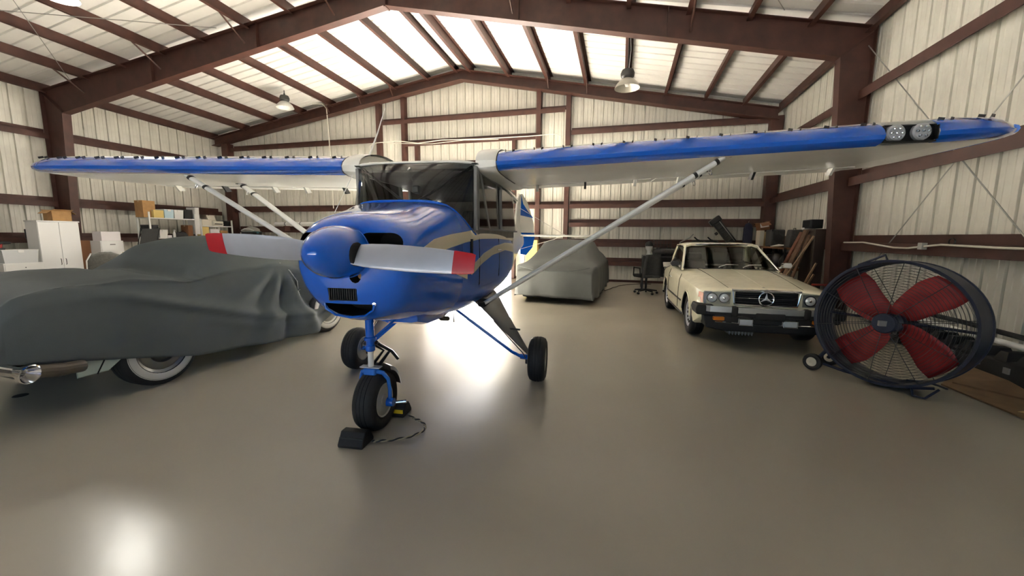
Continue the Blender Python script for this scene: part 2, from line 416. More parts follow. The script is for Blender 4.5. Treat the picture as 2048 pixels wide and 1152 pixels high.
obj('cable', MB().tube([(XR-0.27, 8.6, 1.36), (XR-0.28, 8.0, 1.37), (XR-0.28, 7.2, 1.30), (XR-0.28, 6.9, 1.30), (XR-0.28, 6.3, 1.36), (XR-0.28, 5.5, 1.34), (XR-0.28, 3.0, 1.33)], 0.013, 8), CON, wall_right)
obj('outlet_box', MB().b6(XR-0.31, XR-0.25, 6.58, 6.66, 1.29, 1.38), mat('grey_box', (0.4, 0.4, 0.38), 0.5), wall_right)
obj('outlet_loop', MB().tube([(XR-0.27, 6.15+0.05*math.cos(t), 1.40+0.04*math.sin(t)) for t in [k*PI/6 for k in range(13)]], 0.008, 6), BLACK, wall_right)
# ================================================================== THE AIRPLANE
AX, AY, AH = -1.775, 3.629, 0.098
plane = thing('airplane', 'blue and white high wing light airplane with silver propeller and strut braced wings', 'airplane', (AX, AY, 0), AH)
def L(a, b, z): return (a, -b, z)
# body sections: b -> half width, bottom, top, exponent up, exponent down, height of widest point
T_W = [(-5.0,.05),(-4.6,.08),(-3.5,.22),(-2.5,.36),(-1.7,.49),(-1.2,.53),(-.4,.55),(.45,.54),(.8,.515),(1.1,.47),(1.35,.43),(1.47,.40),(1.53,.355),(1.555,.30),(1.565,.24)]
T_B = [(-5.0,1.22),(-4.6,1.18),(-3.5,1.02),(-2.5,.88),(-1.7,.78),(-.4,.72),(.45,.74),(.8,.76),(1.1,.80),(1.35,.845),(1.47,.875),(1.53,.93),(1.555,.99),(1.565,1.05)]
T_T = [(-5.0,1.42),(-4.6,1.48),(-3.5,1.68),(-2.5,1.86),(-1.7,1.98),(.3,1.50),(.45,1.50),(.65,1.60),(.8,1.685),(1.1,1.63),(1.35,1.58),(1.47,1.55),(1.53,1.51),(1.555,1.47),(1.565,1.42)]
T_NU = [(-1.7,2.6),(-1.2,5.0),(.3,8.0),(.55,7.0),(.8,4.2),(1.1,2.9),(1.56,2.3)]
T_ND = [(-4,2.2),(-1.5,3.5),(.5,3.6),(.8,3.0),(1.2,2.3),(1.56,2.0)]
def sec(b, n=48, zcut=None):
    W, B, T = smoothtab(T_W, b), smoothtab(T_B, b), smoothtab(T_T, b)
    nu, nd = interp(T_NU, b), interp(T_ND, b)
    zm = interp([(-4.5,1.3),(-1.7,1.2),(.5,1.15),(1.0,1.2),(1.56,1.27)], b)
    if zcut is not None: T = zcut
    out = []
    for k in range(n):
        t = 2*PI*k/n; c, s = math.cos(t), math.sin(t)
        e = nu if s > 0 else nd
        x = W*math.copysign(abs(c)**(2/e), c); z = zm + ((T-zm) if s > 0 else (zm-B))*math.copysign(abs(s)**(2/e), s)
        out.append((x, z))
    return out
def top_z(a, b):
    W, T = smoothtab(T_W, b), smoothtab(T_T, b); zm = interp([(-4.5,1.3),(-1.7,1.2),(.5,1.15),(1.0,1.2),(1.56,1.27)], b); e = interp(T_NU, b)
    return zm + (T-zm)*max(0, 1-(min(abs(a), W*.985)/W)**e)**(1/e)
def side_a(b, z):
    W, B, T = smoothtab(T_W, b), smoothtab(T_B, b), smoothtab(T_T, b)
    zm = interp([(-4.5,1.3),(-1.7,1.2),(.5,1.15),(1.0,1.2),(1.56,1.27)], b)
    if -1.7 < b < .3: T = 1.50
    e = interp(T_NU, b) if z > zm else interp(T_ND, b); h = (T-zm) if z > zm else (zm-B)
    q = min(1, abs(z-zm)/h)
    return W*(1-q**e)**(1/e)
# cowling
bs = [.80,.9,1.0,1.1,1.2,1.3,1.38,1.44,1.49,1.52,1.54,1.555,1.565]
cw = MB().loft([[L(x, b, z) for x, z in sec(b)] for b in bs])
cowl = obj('cowling', cw, [BLUE, VOID], plane)
def cutter(pts, b0, b1):
    mb = MB().prism(pts, lambda a, z, b: L(a, b, z), b0, b1)
    o = obj('cutter', mb, [VOID], plane)
    return o
def rrect(x0, x1, z0, z1, r, n=6):
    out = []
    for cx, cz, a0 in ((x1-r, z1-r, 0), (x0+r, z1-r, 90), (x0+r, z0+r, 180), (x1-r, z0+r, 270)):
        for k in range(n+1):
            t = math.radians(a0+90*k/n); out.append((cx+r*math.cos(t), cz+r*math.sin(t)))
    return out
cuts = [cutter(rrect(.085, .352, 1.285, 1.435, .07), 1.30, 1.75), cutter(rrect(-.362, -.085, 1.285, 1.435, .07), 1.30, 1.75),
        cutter(rrect(-.135, .062, 1.012, 1.092, .006), 1.44, 1.75),
        cutter([(-.175,.992),(.165,.992),(.155,.955),(.10,.918),(0,.905),(-.10,.918),(-.165,.955)], 1.30, 1.75),
        cutter([(.055+.042*math.cos(k*PI/6), 1.175+.05*math.sin(k*PI/6)) for k in range(12)], 1.45, 1.75)]
bpy.context.view_layer.update()
boolean_cut(cowl, cuts)
# inlet lips and chin lip
def lip(pts, b, r=.006, m=BLUE, name='inlet_lip'):
    pp = [L(a, b, z) for a, z in pts]; pp.append(pp[0])
    return obj(name, MB().tube(pp, r, 6, caps=False), m, cowl)
g = obj('grille_frame', MB().tube([L(a, 1.552, z) for a, z in rrect(-.135, .062, 1.012, 1.092, .006, 2)] + [L(.062, 1.552, 1.086)], .005, 6), BLACK, cowl)
for k in range(13):
    x = -.128 + k*.0152
    obj('grille_fin', MB().box(L(x, 1.515, 1.052), (.004, .05, .078)), DGREY, cowl, smooth=0)
obj('chin_lip', MB().tube([L(a, 1.545, z) for a, z in ((-.175,.992),(-.165,.955),(-.10,.918),(0,.905),(.10,.918),(.155,.955),(.165,.992))], .008, 8), BLUE, cowl)
obj('oil_cap', MB().lathe([(.0,.0),(.02,.0),(.022,-.02)], L(.055, 1.50, 1.165), (0,-1,0), 12), CARD, cowl)
for a, b, z in ((.335, 1.515, 1.335), (-.335, 1.515, 1.345), (.165, 1.545, .995)):
    obj('fastener', MB().lathe([(0,.006),(.012,.004),(.013,0)], L(a, b, z), (a, -1, 0), 10), CHROME, cowl)
for s in (-1, 1):   # cowl seam and hinge line
    pts = [L(s*(side_a(b, 1.26)+.002), b, 1.26) for b in (.82,.95,1.1,1.25,1.4)]
    obj('cowl_hinge', MB().tube(pts, .004, 6), LEGM, cowl)
# exhaust and belly scoop
obj('belly_scoop', MB().loft([[L(.06+x*w, b, z0+zz*h) for x, zz in ((-1,1),(1,1),(1,.2),(.7,0),(-.7,0),(-1,.2))] for b, w, z0, h in ((1.02,.16,.765,.05),(.9,.19,.725,.07),(.5,.19,.70,.06),(.2,.16,.715,.04))]), BLUE, plane)
obj('exhaust_stack', MB().tube([L(.22,.62,.76), L(.23,.52,.70), L(.23,.36,.665)], .022, 10), VOID, plane)
obj('drain_tube', MB().tube([L(.30,.40,.74), L(.30,.39,.64)], .005, 6), BLACK, plane)
# fuselage: cabin body below the windows, then the tail cone
bs = [-1.75,-1.4,-1.0,-.5,0,.3,.45,.55,.65,.72,.80]
fus = obj('fuselage', MB().loft([[L(x, b, z) for x, z in sec(b, zcut=1.50 if b < .31 else None)] for b in bs]), BLUEF, plane)
bs = [-5.0,-4.6,-4.0,-3.4,-2.8,-2.3,-1.9,-1.70]
def LT(a, b, z): return L(a + .05*max(0, -1.7-b), b, z)
tailc = obj('tail_cone', MB().loft([[LT(x, b, z) for x, z in sec(b)] for b in bs]), OFFWHITE, plane)
# door panel, seams, handle
def patch(name, poly, off, m, parent, nb=14, nz=4, s=1):
    lo, hi = poly  # lower and upper edge polylines [(b,z)], resampled
    def rs(pl, t):
        d = [0]
        for p, q in zip(pl, pl[1:]): d.append(d[-1]+math.hypot(q[0]-p[0], q[1]-p[1]))
        x = t*d[-1]
        for i in range(len(pl)-1):
            if x <= d[i+1]+1e-9:
                u = (x-d[i])/max(1e-9, d[i+1]-d[i]); return (lerp(pl[i][0], pl[i+1][0], u), lerp(pl[i][1], pl[i+1][1], u))
        return pl[-1]
    rows = []; back = []
    for j in range(nz+1):
        r = []; r2 = []
        for i in range(nb+1):
            p, q = rs(lo, i/nb), rs(hi, i/nb); b, z = lerp(p[0], q[0], j/nz), lerp(p[1], q[1], j/nz)
            a = side_a(b, z)
            r.append(L(s*(a+off), b, z)); r2.append(L(s*(a-.004), b, z))
        rows.append(r); back.append(r2)
    mb = MB().grid(rows)
    rim = rows[0] + [r[-1] for r in rows[1:]] + rows[-1][-2::-1] + [r[0] for r in rows[-2:0:-1]]
    rim2 = back[0] + [r[-1] for r in back[1:]] + back[-1][-2::-1] + [r[0] for r in back[-2:0:-1]]
    mb.loft([rim, rim2], True, False, False)
    return obj(name, mb, m, parent)
for s in (1, -1):
    door = patch('cabin_door', ([(.38,.80),(-.42,.80)], [(.38,1.485),(-.42,1.485)]), .003, BLUEF, plane, s=s)
    for b in (.39, -.43):
        obj('door_seam', MB().tube([L(s*(side_a(b, z)+.003), b, z) for z in (.79,1.0,1.2,1.4,1.49)], .004, 6), VOID, door)
    obj('door_handle', MB().tube([L(s*.56, -.3, 1.28), L(s*.575, -.33, 1.28), L(s*.575, -.42, 1.27)], .008, 8), CHROME, door)
    # stripes
    up = [(1.30,1.30),(1.36,1.345),(1.22,1.395),(.95,1.435),(.48,1.475),(-.3,1.472),(-1.7,1.478)]
    lo = [(1.28,1.285),(1.22,1.30),(1.02,1.335),(.75,1.370),(.35,1.395),(-.3,1.395),(-1.7,1.36)]
    patch('upper_stripe', (lo, up), .0055, CREAM, plane, 40, 3, s)
    patch('stripe_hook', ([(1.36,1.335),(1.32,1.255),(1.16,1.195),(.95,1.14),(.72,1.075)], [(1.27,1.29),(1.22,1.25),(1.08,1.225),(.9,1.18),(.72,1.125)]), .0055, CREAM, plane, 24, 2, s)
    patch('lower_stripe', ([(.62,1.10),(.35,1.17),(-.1,1.235),(-.8,1.26),(-1.7,1.20)], [(.55,1.19),(.25,1.265),(-.2,1.32),(-.8,1.345),(-1.7,1.32)]), .0055, CREAM, plane, 30, 3, s)
    obj('vent_louvre', MB().box(L(s*(side_a(.62,1.33)+.004), .62, 1.33), (.012, .05, .13)), VOID, plane)
# cabin: posts, roof, glass, inside
roof = obj('cabin_roof', MB().loft([[L(x, b, z) for x, z in ((-.56,zl),(-.54,zt-.03),(-.3,zt),(0,zt+.008),(.3,zt),(.54,zt-.03),(.56,zl),(.3,zl-.01),(0,zl-.012),(-.3,zl-.01))] for b, zl, zt in ((.50,2.022,2.038),(.42,1.995,2.056),(.2,1.975,2.08),(-.3,1.97,2.085),(-.8,1.955,2.06),(-1.3,1.93,2.02),(-1.72,1.90,1.97))]), OFFWHITE, plane)
obj('headliner', MB().loft([[L(x, b, z) for x, z in ((-.53,zl),(.53,zl),(.53,zl-.02),(-.53,zl-.02))] for b, zl in ((.46,1.985),(-.3,1.955),(-1.7,1.89))]), mat('grey_headliner', (0.10,0.10,0.095), 0.9, var=.2), plane)
CABT = mat('cabin_interior_panel', (0.16,0.155,0.145), 0.8, var=.2)
obj('rear_bulkhead', MB().b6(-.50, .50, 1.52, 1.58, 1.45, 1.92), CABT, plane)
for s in (-1, 1):
    obj('side_trim', MB().b6(s*.515, s*.53, -.40, 1.5, 1.40, 1.49), CABT, plane)
    def post_(b0, z0, b1, z1, wdt, m=MGREY, nm='cabin_post', a0=.545, a1=.545, th=.03):
        mb = MB(); 
        mb.hexa([L(s*(a0-th), b0-wdt/2, z0), L(s*a0, b0-wdt/2, z0), L(s*a0, b0+wdt/2, z0), L(s*(a0-th), b0+wdt/2, z0), L(s*(a1-th), b1-wdt/2, z1), L(s*a1, b1-wdt/2, z1), L(s*a1, b1+wdt/2, z1), L(s*(a1-th), b1+wdt/2, z1)])
        return obj(nm, mb, m, plane, bevel=.006)
    post_(.47, 1.47, .47, 2.0, .06, a0=.545, a1=.55); post_(.40, 1.49, .40, 1.98, .02)
    post_(-.02, 1.49, .36, 1.97, .055, a0=.545, a1=.55); post_(-.42, 1.49, -.34, 1.96, .045); post_(-.62, 1.49, -.58, 1.95, .03)
    post_(-1.62, 1.49, -1.35, 1.93, .09, OFFWHITE, a0=.53, a1=.54)
    obj('window_sill', MB().b6(s*.50, s*.548, -.45, 1.7, 1.475, 1.495), LEGM, plane)
    obj('window_header', MB().b6(s*.52, s*.552, -.45, 1.4, 1.95, 1.98), MGREY, plane)
    for b0, b1, c0, c1 in ((.38,.02,.38,.36),(-.02,-.40,.34,-.32),(-.62,-1.58,-.58,-1.33)):
        w_ = obj('side_window', MB().hexa([L(s*.538, b0, 1.495), L(s*.541, b0, 1.495), L(s*.541, b1, 1.495), L(s*.538, b1, 1.495), L(s*.538, c0, 1.955), L(s*.541, c0, 1.955), L(s*.541, c1, 1.955), L(s*.538, c1, 1.955)]), GLASS, plane, smooth=0)
    obj('window_latch', MB().tube([L(s*.50, -.05, 1.62), L(s*.49, -.22, 1.66), L(s*.49, -.42, 1.74)], .012, 8), BLACK, plane)
    seat = obj('seat', MB().b6(s*.06, s*.46, .05, .45, 1.02, 1.18), DGREY, plane, bevel=.03)
    obj('seat_back', MB().hexa([L(s*.07,-.40,1.15), L(s*.45,-.40,1.15), L(s*.45,-.50,1.15), L(s*.07,-.50,1.15), L(s*.10,-.55,1.70), L(s*.42,-.55,1.70), L(s*.42,-.62,1.70), L(s*.10,-.62,1.70)]), DGREY, seat, bevel=.03)
    yk = obj('control_yoke', MB().tube([L(s*.25+dx, .42, 1.50+dz) for dx, dz in ((-.10,.06),(-.10,-.02),(-.05,-.05),(.05,-.05),(.10,-.02),(.10,.06))], .012, 8), BLACK, plane)
    obj('yoke_shaft', MB().tube([L(s*.25, .42, 1.455), L(s*.25, .62, 1.45)], .012, 8), CHROME, yk)
obj('instrument_panel', MB().loft([[L(x, b, z) for x, z in ((-.46,1.36),(.46,1.36),(.44,1.50),(.30,1.575),(0,1.60),(-.30,1.575),(-.44,1.50))] for b in (.56,.60)]), BLACK, plane)
# overhead tube frame behind the windscreen
obj('cabin_brace', MB().tube([L(-.50,.46,2.0), L(0,.62,1.66)], .012, 8), BLACK, plane)
obj('cabin_brace', MB().tube([L(.50,.46,2.0), L(0,.62,1.66)], .012, 8), BLACK, plane)
rows = []
for j in range(9):
    u = j/8; r = []
    for i in range(-12, 13):
        t = i/12
        ba, bb_ = .525*math.sin(t*PI/2), .83-.37*abs(t)**2.6
        base = Vector(L(ba, bb_, top_z(ba, bb_)+.004))
        top = Vector(L(.525*math.sin(t*PI/2), .515-.045*abs(t)**3, 2.035-.02*abs(t)**3))
        p = base.lerp(top, u); bul = math.sin(u*PI)*.035*(1-abs(t)**4)
        r.append(tuple(p + Vector((0, -bul, bul*.6))))
    rows.append(r)
ws = obj('windshield', MB().grid(rows), GLASS, plane, smooth=60)
obj('windshield_top_strip', MB().tube(rows[-1], .012, 6), OFFWHITE, ws)
obj('windshield_base_strip', MB().tube(rows[0], .010, 6), BLUE, ws)
obj('compass', MB().box(L(.06,.60,1.80), (.06,.06,.06)), BLACK, plane, bevel=.01)
obj('air_temperature_probe', MB().tube([L(.0,.60,1.97), L(.02,.66,1.955), L(.05,.75,1.935)], [.012,.008,.003], 8), WHITE, plane)
# ------------------------------------------------ wings
AF = [(1.0,.0),(.9,.030),(.75,.065),(.6,.095),(.45,.113),(.32,.118),(.22,.110),(.13,.092),(.07,.070),(.035,.050),(.012,.028),(0,.004),(.006,-.014),(.025,-.026),(.06,-.033),(.12,-.036),(.3,-.033),(.6,-.02),(.85,-.008),(1.0,-.002)]
CH = 1.60
def airfoil(a, s, zle, ch=CH, ble=.46, thick=1.0, pts=AF, off=0, twist=0.015):
    out = []
    for x, y in pts:
        out.append(L(s*a, ble - x*ch, zle + y*CH*thick*.95 - x*ch*twist + (off if y > 0 else -off)))
    return out
def wing_z(a, s): return 2.0 + (0.043 if s > 0 else 0.024)*a
for s, side in ((1, 'lamps'), (-1, 'plain')):
    stations = [.56,.8,1.4,2.0,2.6,3.2,3.8,4.0]
    tip = [(4.15,1.58,.455,.96),(4.28,1.50,.43,.85),(4.38,1.36,.37,.66),(4.45,1.12,.27,.42),(4.50,.75,.10,.20),(4.52,.35,-.12,.10)]
    top = AF[:12]; bot = AF[11:]
    mb = MB()
    sa = [airfoil(a, s, wing_z(a, s)) for a in stations]
    st = [airfoil(a, s, wing_z(a, s), ch, ble, th) for a, ch, ble, th in tip]
    if s > 0:   # lamp bay: nose of the section pushed back
        def rec(a): return [(p[0], max(p[1], -.40), p[2]) for p in airfoil(a, s, wing_z(a, s))]
        sa = [airfoil(a, s, wing_z(a, s)) for a in (.56,.8,1.4,2.0,2.6,3.2,3.53)] + [rec(3.532), rec(3.858)] + [airfoil(a, s, wing_z(a, s)) for a in (3.86,4.0)]
    mb.loft(sa, True, True, True)
    wing = obj('wing', mb, OFFWHITE, plane)
    wing['label'] = 'wing with twin landing lamps in its leading edge' if s > 0 else 'wing with plain leading edge reaching over the covered car'
    # underside skin (silver white dope) just proud of the wing
    obj('wing_underside', MB().grid([airfoil(a, s, wing_z(a, s)-.002, pts=AF[13:]) for a in stations]), WINGUND, wing)
    tp = obj('wing_tip', MB().loft([sa[-1]]+st, True, True, True), OFFWHITE, wing)
    # blue nose skin
    LEp = [p for p in AF if p[0] <= .071 and p[1] > 0] + [p for p in AF if p[0] <= .06 and p[1] < 0]
    LEp.sort(key=lambda p: (-1 if p[1] > 0 else 1)*p[0] if True else 0)
    up = sorted([p for p in AF if p[1] > 0 and p[0] <= .071], key=lambda p: -p[0]); dn = sorted([p for p in AF if p[1] < 0 and p[0] <= .061], key=lambda p: p[0])
    LEp = up + dn
    def le(a, ch=CH, ble=.46, th=1.0): 
        r = airfoil(a, s, wing_z(a, s), ch, ble, th, LEp)
        return [(p[0], p[1]-.003-.0*i, p[2]+(.003 if LEp[i][1] > .03 else -.003 if LEp[i][1] < -.02 else 0)) for i, p in enumerate(r)]
    segs = [(.70,3.53),(3.86,4.0)] if s > 0 else [(.70,4.0)]
    for a0, a1 in segs:
        obj('leading_edge', MB().grid([le(lerp(a0, a1, k/8)) for k in range(9)]), BLUE, wing)
    # blue bow at the tip follows the rounded edge
    bow = [le(4.0)] + [le(a, ch, ble, th) for a, ch, ble, th in tip[:4]]
    obj('tip_bow', MB().grid(bow), BLUE, wing)
    edge = [(4.40,.33),(4.46,.24),(4.505,.10),(4.53,-.08),(4.54,-.28),(4.53,-.50),(4.46,-.72)]
    obj('tip_edge', MB().tube([L(s*a, b, wing_z(a, s)+.012) for a, b in edge], [.03,.03,.028,.025,.022,.02,.015], 8), BLUE, wing)
    obj('tip_lamp', MB().lathe([(0,.05),(.014,.04),(.02,.0),(.012,-.05)], L(s*4.545, -.22, wing_z(4.54, s)+.012), (s,0,0), 10), BLUE, wing)
    # root fairing
    rf = []
    for a, off in ((.53,.012),(.58,.016),(.68,.012),(.70,.004)):
        r = airfoil(a, s, wing_z(max(a, .56), s), off=off, pts=AF)
        rf.append([(p[0], p[1] - (off*1.2 if AF[i][0] < .3 else 0), p[2]) for i, p in enumerate(r)])
    obj('root_fairing', MB().grid(rf), OFFWHITE, wing)
    obj('fairing_seal', MB().tube([(s*.705, p[1], p[2]) for p in airfoil(.705, s, wing_z(.705, s), off=.006)][3:18], .005, 6), BLACK, wing)
    # vortex generators
    vg = MB()
    vg.box((0,0,.010), (.004,.042,.020))
    vme = mesh_of('vortex_generator', vg, BLACK, 0)
    a = .80
    while a < 4.25:
        for d, an in ((-.035, .3), (.035, -.3)):
            if not (s > 0 and 3.5 < a < 3.9):
                inst('vortex_generator', vme, wing, Matrix.Translation(L(s*(a+d), .46-.062*CH, wing_z(a, s)+.064*CH*.95)) @ Matrix.Rotation(an, 4, 'Z') @ Matrix.Rotation(.35, 4, 'X'))
        a += .243
    # aileron and flap gaps, hinges
    for a0, a1, nm in ((.75,2.15,'flap'),(2.2,4.1,'aileron')):
        mb = MB().loft([airfoil(a_, s, wing_z(a_, s)-.004, pts=[(1.005,.0),(.9,.026),(.80,.05),(.79,-.014),(.9,-.010),(1.005,-.004)]) for a_ in (a0, (a0+a1)/2, a1)])
        obj(nm, mb, WINGUND, wing)
        for k in range(3):
            aa = lerp(a0, a1, (.12,.5,.88)[k])
            obj('hinge_bracket', MB().hexa([L(s*(aa+dx), b, wing_z(aa, s)-.015+dz) for dx in (-.012,.012) for b, dz in ((-.72,-.03),(-.80,-.03),(-.86,-.085),(-.78,-.10))]), BLACK if k == 1 else WINGUND, wing, smooth=0)
    if s > 0:
        lamp = obj('landing_light', MB().b6(3.533, 3.857, -.406, -.398, wing_z(3.7, s)-.050, wing_z(3.7, s)+.070).b6(3.531, 3.535, -.452, -.40, wing_z(3.7, s)-.035, wing_z(3.7, s)+.05).b6(3.853, 3.859, -.452, -.40, wing_z(3.7, s)-.035, wing_z(3.7, s)+.06).b6(3.533, 3.857, -.44, -.40, wing_z(3.7, s)-.050, wing_z(3.7, s)-.040).b6(3.533, 3.857, -.43, -.40, wing_z(3.7, s)+.062, wing_z(3.7, s)+.070), VOID, wing)
        lamp['label'] = 'dark twin lamp bay in the leading edge'
        for a_ in (3.61, 3.77):
            c = L(a_, .41, wing_z(a_, s)+.018)
            pr = obj('lamp_reflector', MB().lathe([(.062,0),(.060,.02),(.05,.03),(0,.022)], c, (0,-1,0), 20), mat('lamp_grey', (0.45,0.46,0.48), 0.3, metal=.3), lamp)
            for k in range(7):
                t = k*PI/3; r = 0 if k == 6 else .034
                obj('led', MB().lathe([(0,.042),(.010,.038),(.013,.028)], (c[0]+r*math.cos(t), c[1], c[2]+r*math.sin(t)), (0,-1,0), 8), CHROME, lamp)
        obj('lamp_cover', MB().grid([le(a_) for a_ in (3.53,3.6,3.7,3.8,3.86)]), glass('lamp_cover_glass', (.9,.92,.95), .02, 1.12), lamp)
    # lift struts
    for (a1, b1), (a0, b0, z0) in (((2.52,.30),(.50,.08,.765)), ((2.58,-.42),(.51,-.06,.765))):
        p0 = Vector(L(s*a0, b0, z0)); p1 = Vector(L(s*a1, b1, wing_z(a1, s)-.055))
        st_ = obj('lift_strut', MB().tube([p0, p0.lerp(p1, .03), p0.lerp(p1, .97), p1], [.018,.022,.022,.018], 14, ell=1.9, up=(0,0,1)), WHITE, plane)
        for t in (.90, .975):
            q = p0.lerp(p1, t); d = (p1-p0).normalized()*.012
            obj('strut_band', MB().tube([q-d, q+d], .026, 12, ell=1.8), BLACK, st_)
        obj('strut_fork', MB().box(tuple(p1+Vector((0,0,.015))), (.10,.05,.03)), BLACK, st_)
        obj('tie_down_ring', MB().tube([tuple(p0.lerp(p1,.955)+Vector((.012*math.sin(t), .012*math.cos(t), -.05+.022*math.cos(t)))) for t in [k*PI/5 for k in range(11)]], .004, 6), CHROME, st_)
    obj('strut_fitting', MB().box(L(s*.49, .02, .765), (.07,.22,.05)), VOID, plane, bevel=.01)
# whip antenna
ant = obj('antenna', MB().tube([L(-.585,.22,2.09), L(-.575,.20,2.17), L(-.50,.17,2.38), L(-.43,.15,2.60)], [.02,.010,.006,.003], 8), WHITE, plane)
obj('antenna_base', MB().lathe([(.04,0),(.035,.02),(.018,.05)], L(-.585,.22,2.075), (0,0,1), 12), WHITE, ant)
obj('comm_wire', MB().tube([L(-.60,.46,1.95), L(-.57,.80,1.60)], .003, 6), WHITE, plane)
# ------------------------------------------------ tail
def slab(pts, fn, t0, t1): return MB().prism(pts, fn, t0, t1)
finp = [(-4.05,1.48),(-4.55,1.48),(-4.55,2.28),(-4.45,2.30),(-4.3,2.18)]
fin = obj('fin', slab(finp, lambda b, z, d: LT(d, b, z), -.02, .02), OFFWHITE, plane, bevel=.012)
rudp = [(-4.56,1.05),(-4.56,2.28),(-4.62,2.31),(-4.80,2.12),(-4.98,1.75),(-5.02,1.45),(-4.95,1.18),(-4.75,1.02)]
def LR(d, b, z): return LT(d + .50*max(0, -4.56-b), b, z)
rud = obj('rudder', slab(rudp, lambda b, z, d: LR(d, b, z), -.018, .018), OFFWHITE, plane, bevel=.01)
for s in (1, -1):
    obj('rudder_flash', slab([(-4.57,1.05),(-4.57,1.50),(-5.01,1.50),(-5.02,1.40),(-4.95,1.18),(-4.75,1.02)], lambda b, z, d: LR(d, b, z), s*.0185, s*.021), BLUE, rud)
    obj('fin_flash', slab([(-4.56,1.86),(-4.97,1.82),(-4.80,1.95),(-4.64,2.1),(-4.58,2.28)], lambda b, z, d: LR(d, b, z), s*.0185, s*.021), BLUE, rud)
    sp = [(.08,-3.95),(1.35,-4.15),(1.55,-4.25),(1.62,-4.45),(1.60,-4.50),(.08,-4.52)]
    stb = obj('stabilizer', slab(sp, lambda a, b, d: LT(s*a, b, 1.44+d), -.018, .018), OFFWHITE, plane, bevel=.014)
    obj('elevator', slab([(.10,-4.53),(1.60,-4.51),(1.55,-4.72),(1.2,-4.84),(.4,-4.86),(.12,-4.75)], lambda a, b, d: LT(s*a, b, 1.435+d), -.015, .015), OFFWHITE, stb, bevel=.01)
    for a, z in ((1.0, 2.0), (1.0, 1.15)):
        obj('tail_wire', MB().tube([LT(s*.03, -4.4, z), LT(s*a, -4.4, 1.44)], .004, 6), CHROME, plane)
# ------------------------------------------------ propeller
PR = .059; PB, PZ = 1.69, 1.318
def pro(a, b, z):   # rotate in the propeller plane
    c, s = math.cos(-PR), math.sin(-PR); return L(a*c-z*s, b, PZ+a*s+z*c)
spn = obj('spinner', MB().lathe([(.150,-.13),(.158,-.12),(.158,-.03),(.150,.03),(.130,.095),(.10,.15),(.062,.195),(.03,.218),(0,.226)], L(0, PB, PZ), (0,-1,0), 40), BLUE, plane)
obj('spinner_backplate', MB().lathe([(0,-.145),(.155,-.145),(.161,-.135),(.161,-.122),(.15,-.12)], L(0, PB, PZ), (0,-1,0), 40), BLUE, spn)
for s in (-1, 1):
    def bsec(r, ch, pit, th, grow=0):
        out = []
        for k in range(16):
            t = 2*PI*k/16; x = math.cos(t)*(ch/2+grow); y = math.sin(t)*(th/2+grow)*(1 if math.sin(t) > 0 else .55)
            c, n_ = math.cos(pit), math.sin(pit)
            zz = x*c*(-s) - y*n_*(-s)*0; bb = x*n_ + y*c
            out.append(pro(s*r, PB+bb, zz - y*n_*0.3*s))
        return out
    ST = [(.09,.120,.70,.060),(.15,.138,.60,.048),(.22,.150,.52,.038),(.32,.156,.43,.028),(.45,.154,.36,.021),(.58,.146,.30,.016),(.68,.136,.26,.012)]
    bl = obj('propeller_blade', MB().loft([bsec(*q) for q in ST] + [bsec(.725,.130,.24,.010)]), SILVER, plane)
    obj('red_tip', MB().loft([bsec(.725,.130,.24,.010,.0012), bsec(.78,.124,.23,.009,.001), bsec(.835,.112,.22,.008,.0008), bsec(.85,.10,.22,.006)]), RED, bl)
    obj('blade_cutout', MB().lathe([(.066,-.03),(.070,.0),(.062,.004)], pro(s*.1525, PB-.005, 0), (s,0,0), 20), VOID, spn)
# ------------------------------------------------ landing gear
TREAD = [(.125,-.07),(.145,-.082),(.175,-.084),(.203,-.070),(.216,-.045),(.219,-.032),(.2165,-.030),(.2165,-.026),(.221,-.024),(.222,-.006),(.2185,-.004),(.2185,.004),(.222,.006),(.221,.024),(.2165,.026),(.2165,.030),(.219,.032),(.216,.045),(.203,.070),(.175,.084),(.145,.082),(.125,.07)]
def wheel(c, axis, k=1.0, name='wheel'):
    w_ = obj(name, MB().lathe([(r*k, h*k) for r, h in TREAD], c, axis, 40, closed=True), RUBBER, plane, smooth=50)
    for s in (-1, 1):
        obj('wheel_hub', MB().lathe([(.128*k, s*.066*k),(.120*k, s*.074*k),(.105*k, s*.060*k),(.06*k, s*.050*k),(.04*k, s*.072*k),(0, s*.074*k)], c, axis, 24), mat('cast_wheel', (0.45,0.45,0.43), .45, metal=.5), w_)
    return w_
for s in (-1, 1):
    ca = s*.97 + .065
    wheel(L(ca, 0, .218), (1, 0, .0))
    leg = obj('main_gear_leg', MB().loft([[L(s*a, b, z+dz) for b, dz in ((b0,0),(b0-.03,.012),((b0+b1)/2,.018),(b1+.02,.008),(b1,0),((b0+b1)/2,-.018),(b0-.03,-.012))] for a, b0, b1, z in ((.40,.12,-.82,.80),(.48,.11,-.74,.735),(.70+s*.03,.08,-.36,.475),(.87+s*.06,.05,-.09,.275))]), LEGM, plane)
    obj('brake_line', MB().tube([L(s*.60,.07,.60), L(s*.76+.04,.10,.40), L(s*.84+.06,.13,.31), L(s*.86+.065,.10,.25)], .005, 6), BLACK, leg)
    obj('gear_brace', MB().tube([L(s*.20,.10,.72), L(s*.74+.05,.10,.305), L(s*.80+.06,.08,.265), L(s*.90+.065,.03,.23)], [.014,.014,.017,.022], 10), BLUE, plane)
    obj('axle', MB().tube([L(s*.80+.06,0,.235), L(s*.98+.065,0,.218)], .026, 12), BLUE, plane)
    obj('brake_caliper', MB().box(L(s*.865+.065, -.06, .20), (.05,.09,.10)), BLACK, plane, bevel=.01)
    if s > 0:
        obj('cabin_step', MB().tube([L(.70,-.10,.48), L(.76,-.10,.485), L(.84,-.10,.48)], .010, 8), BLACK, plane)
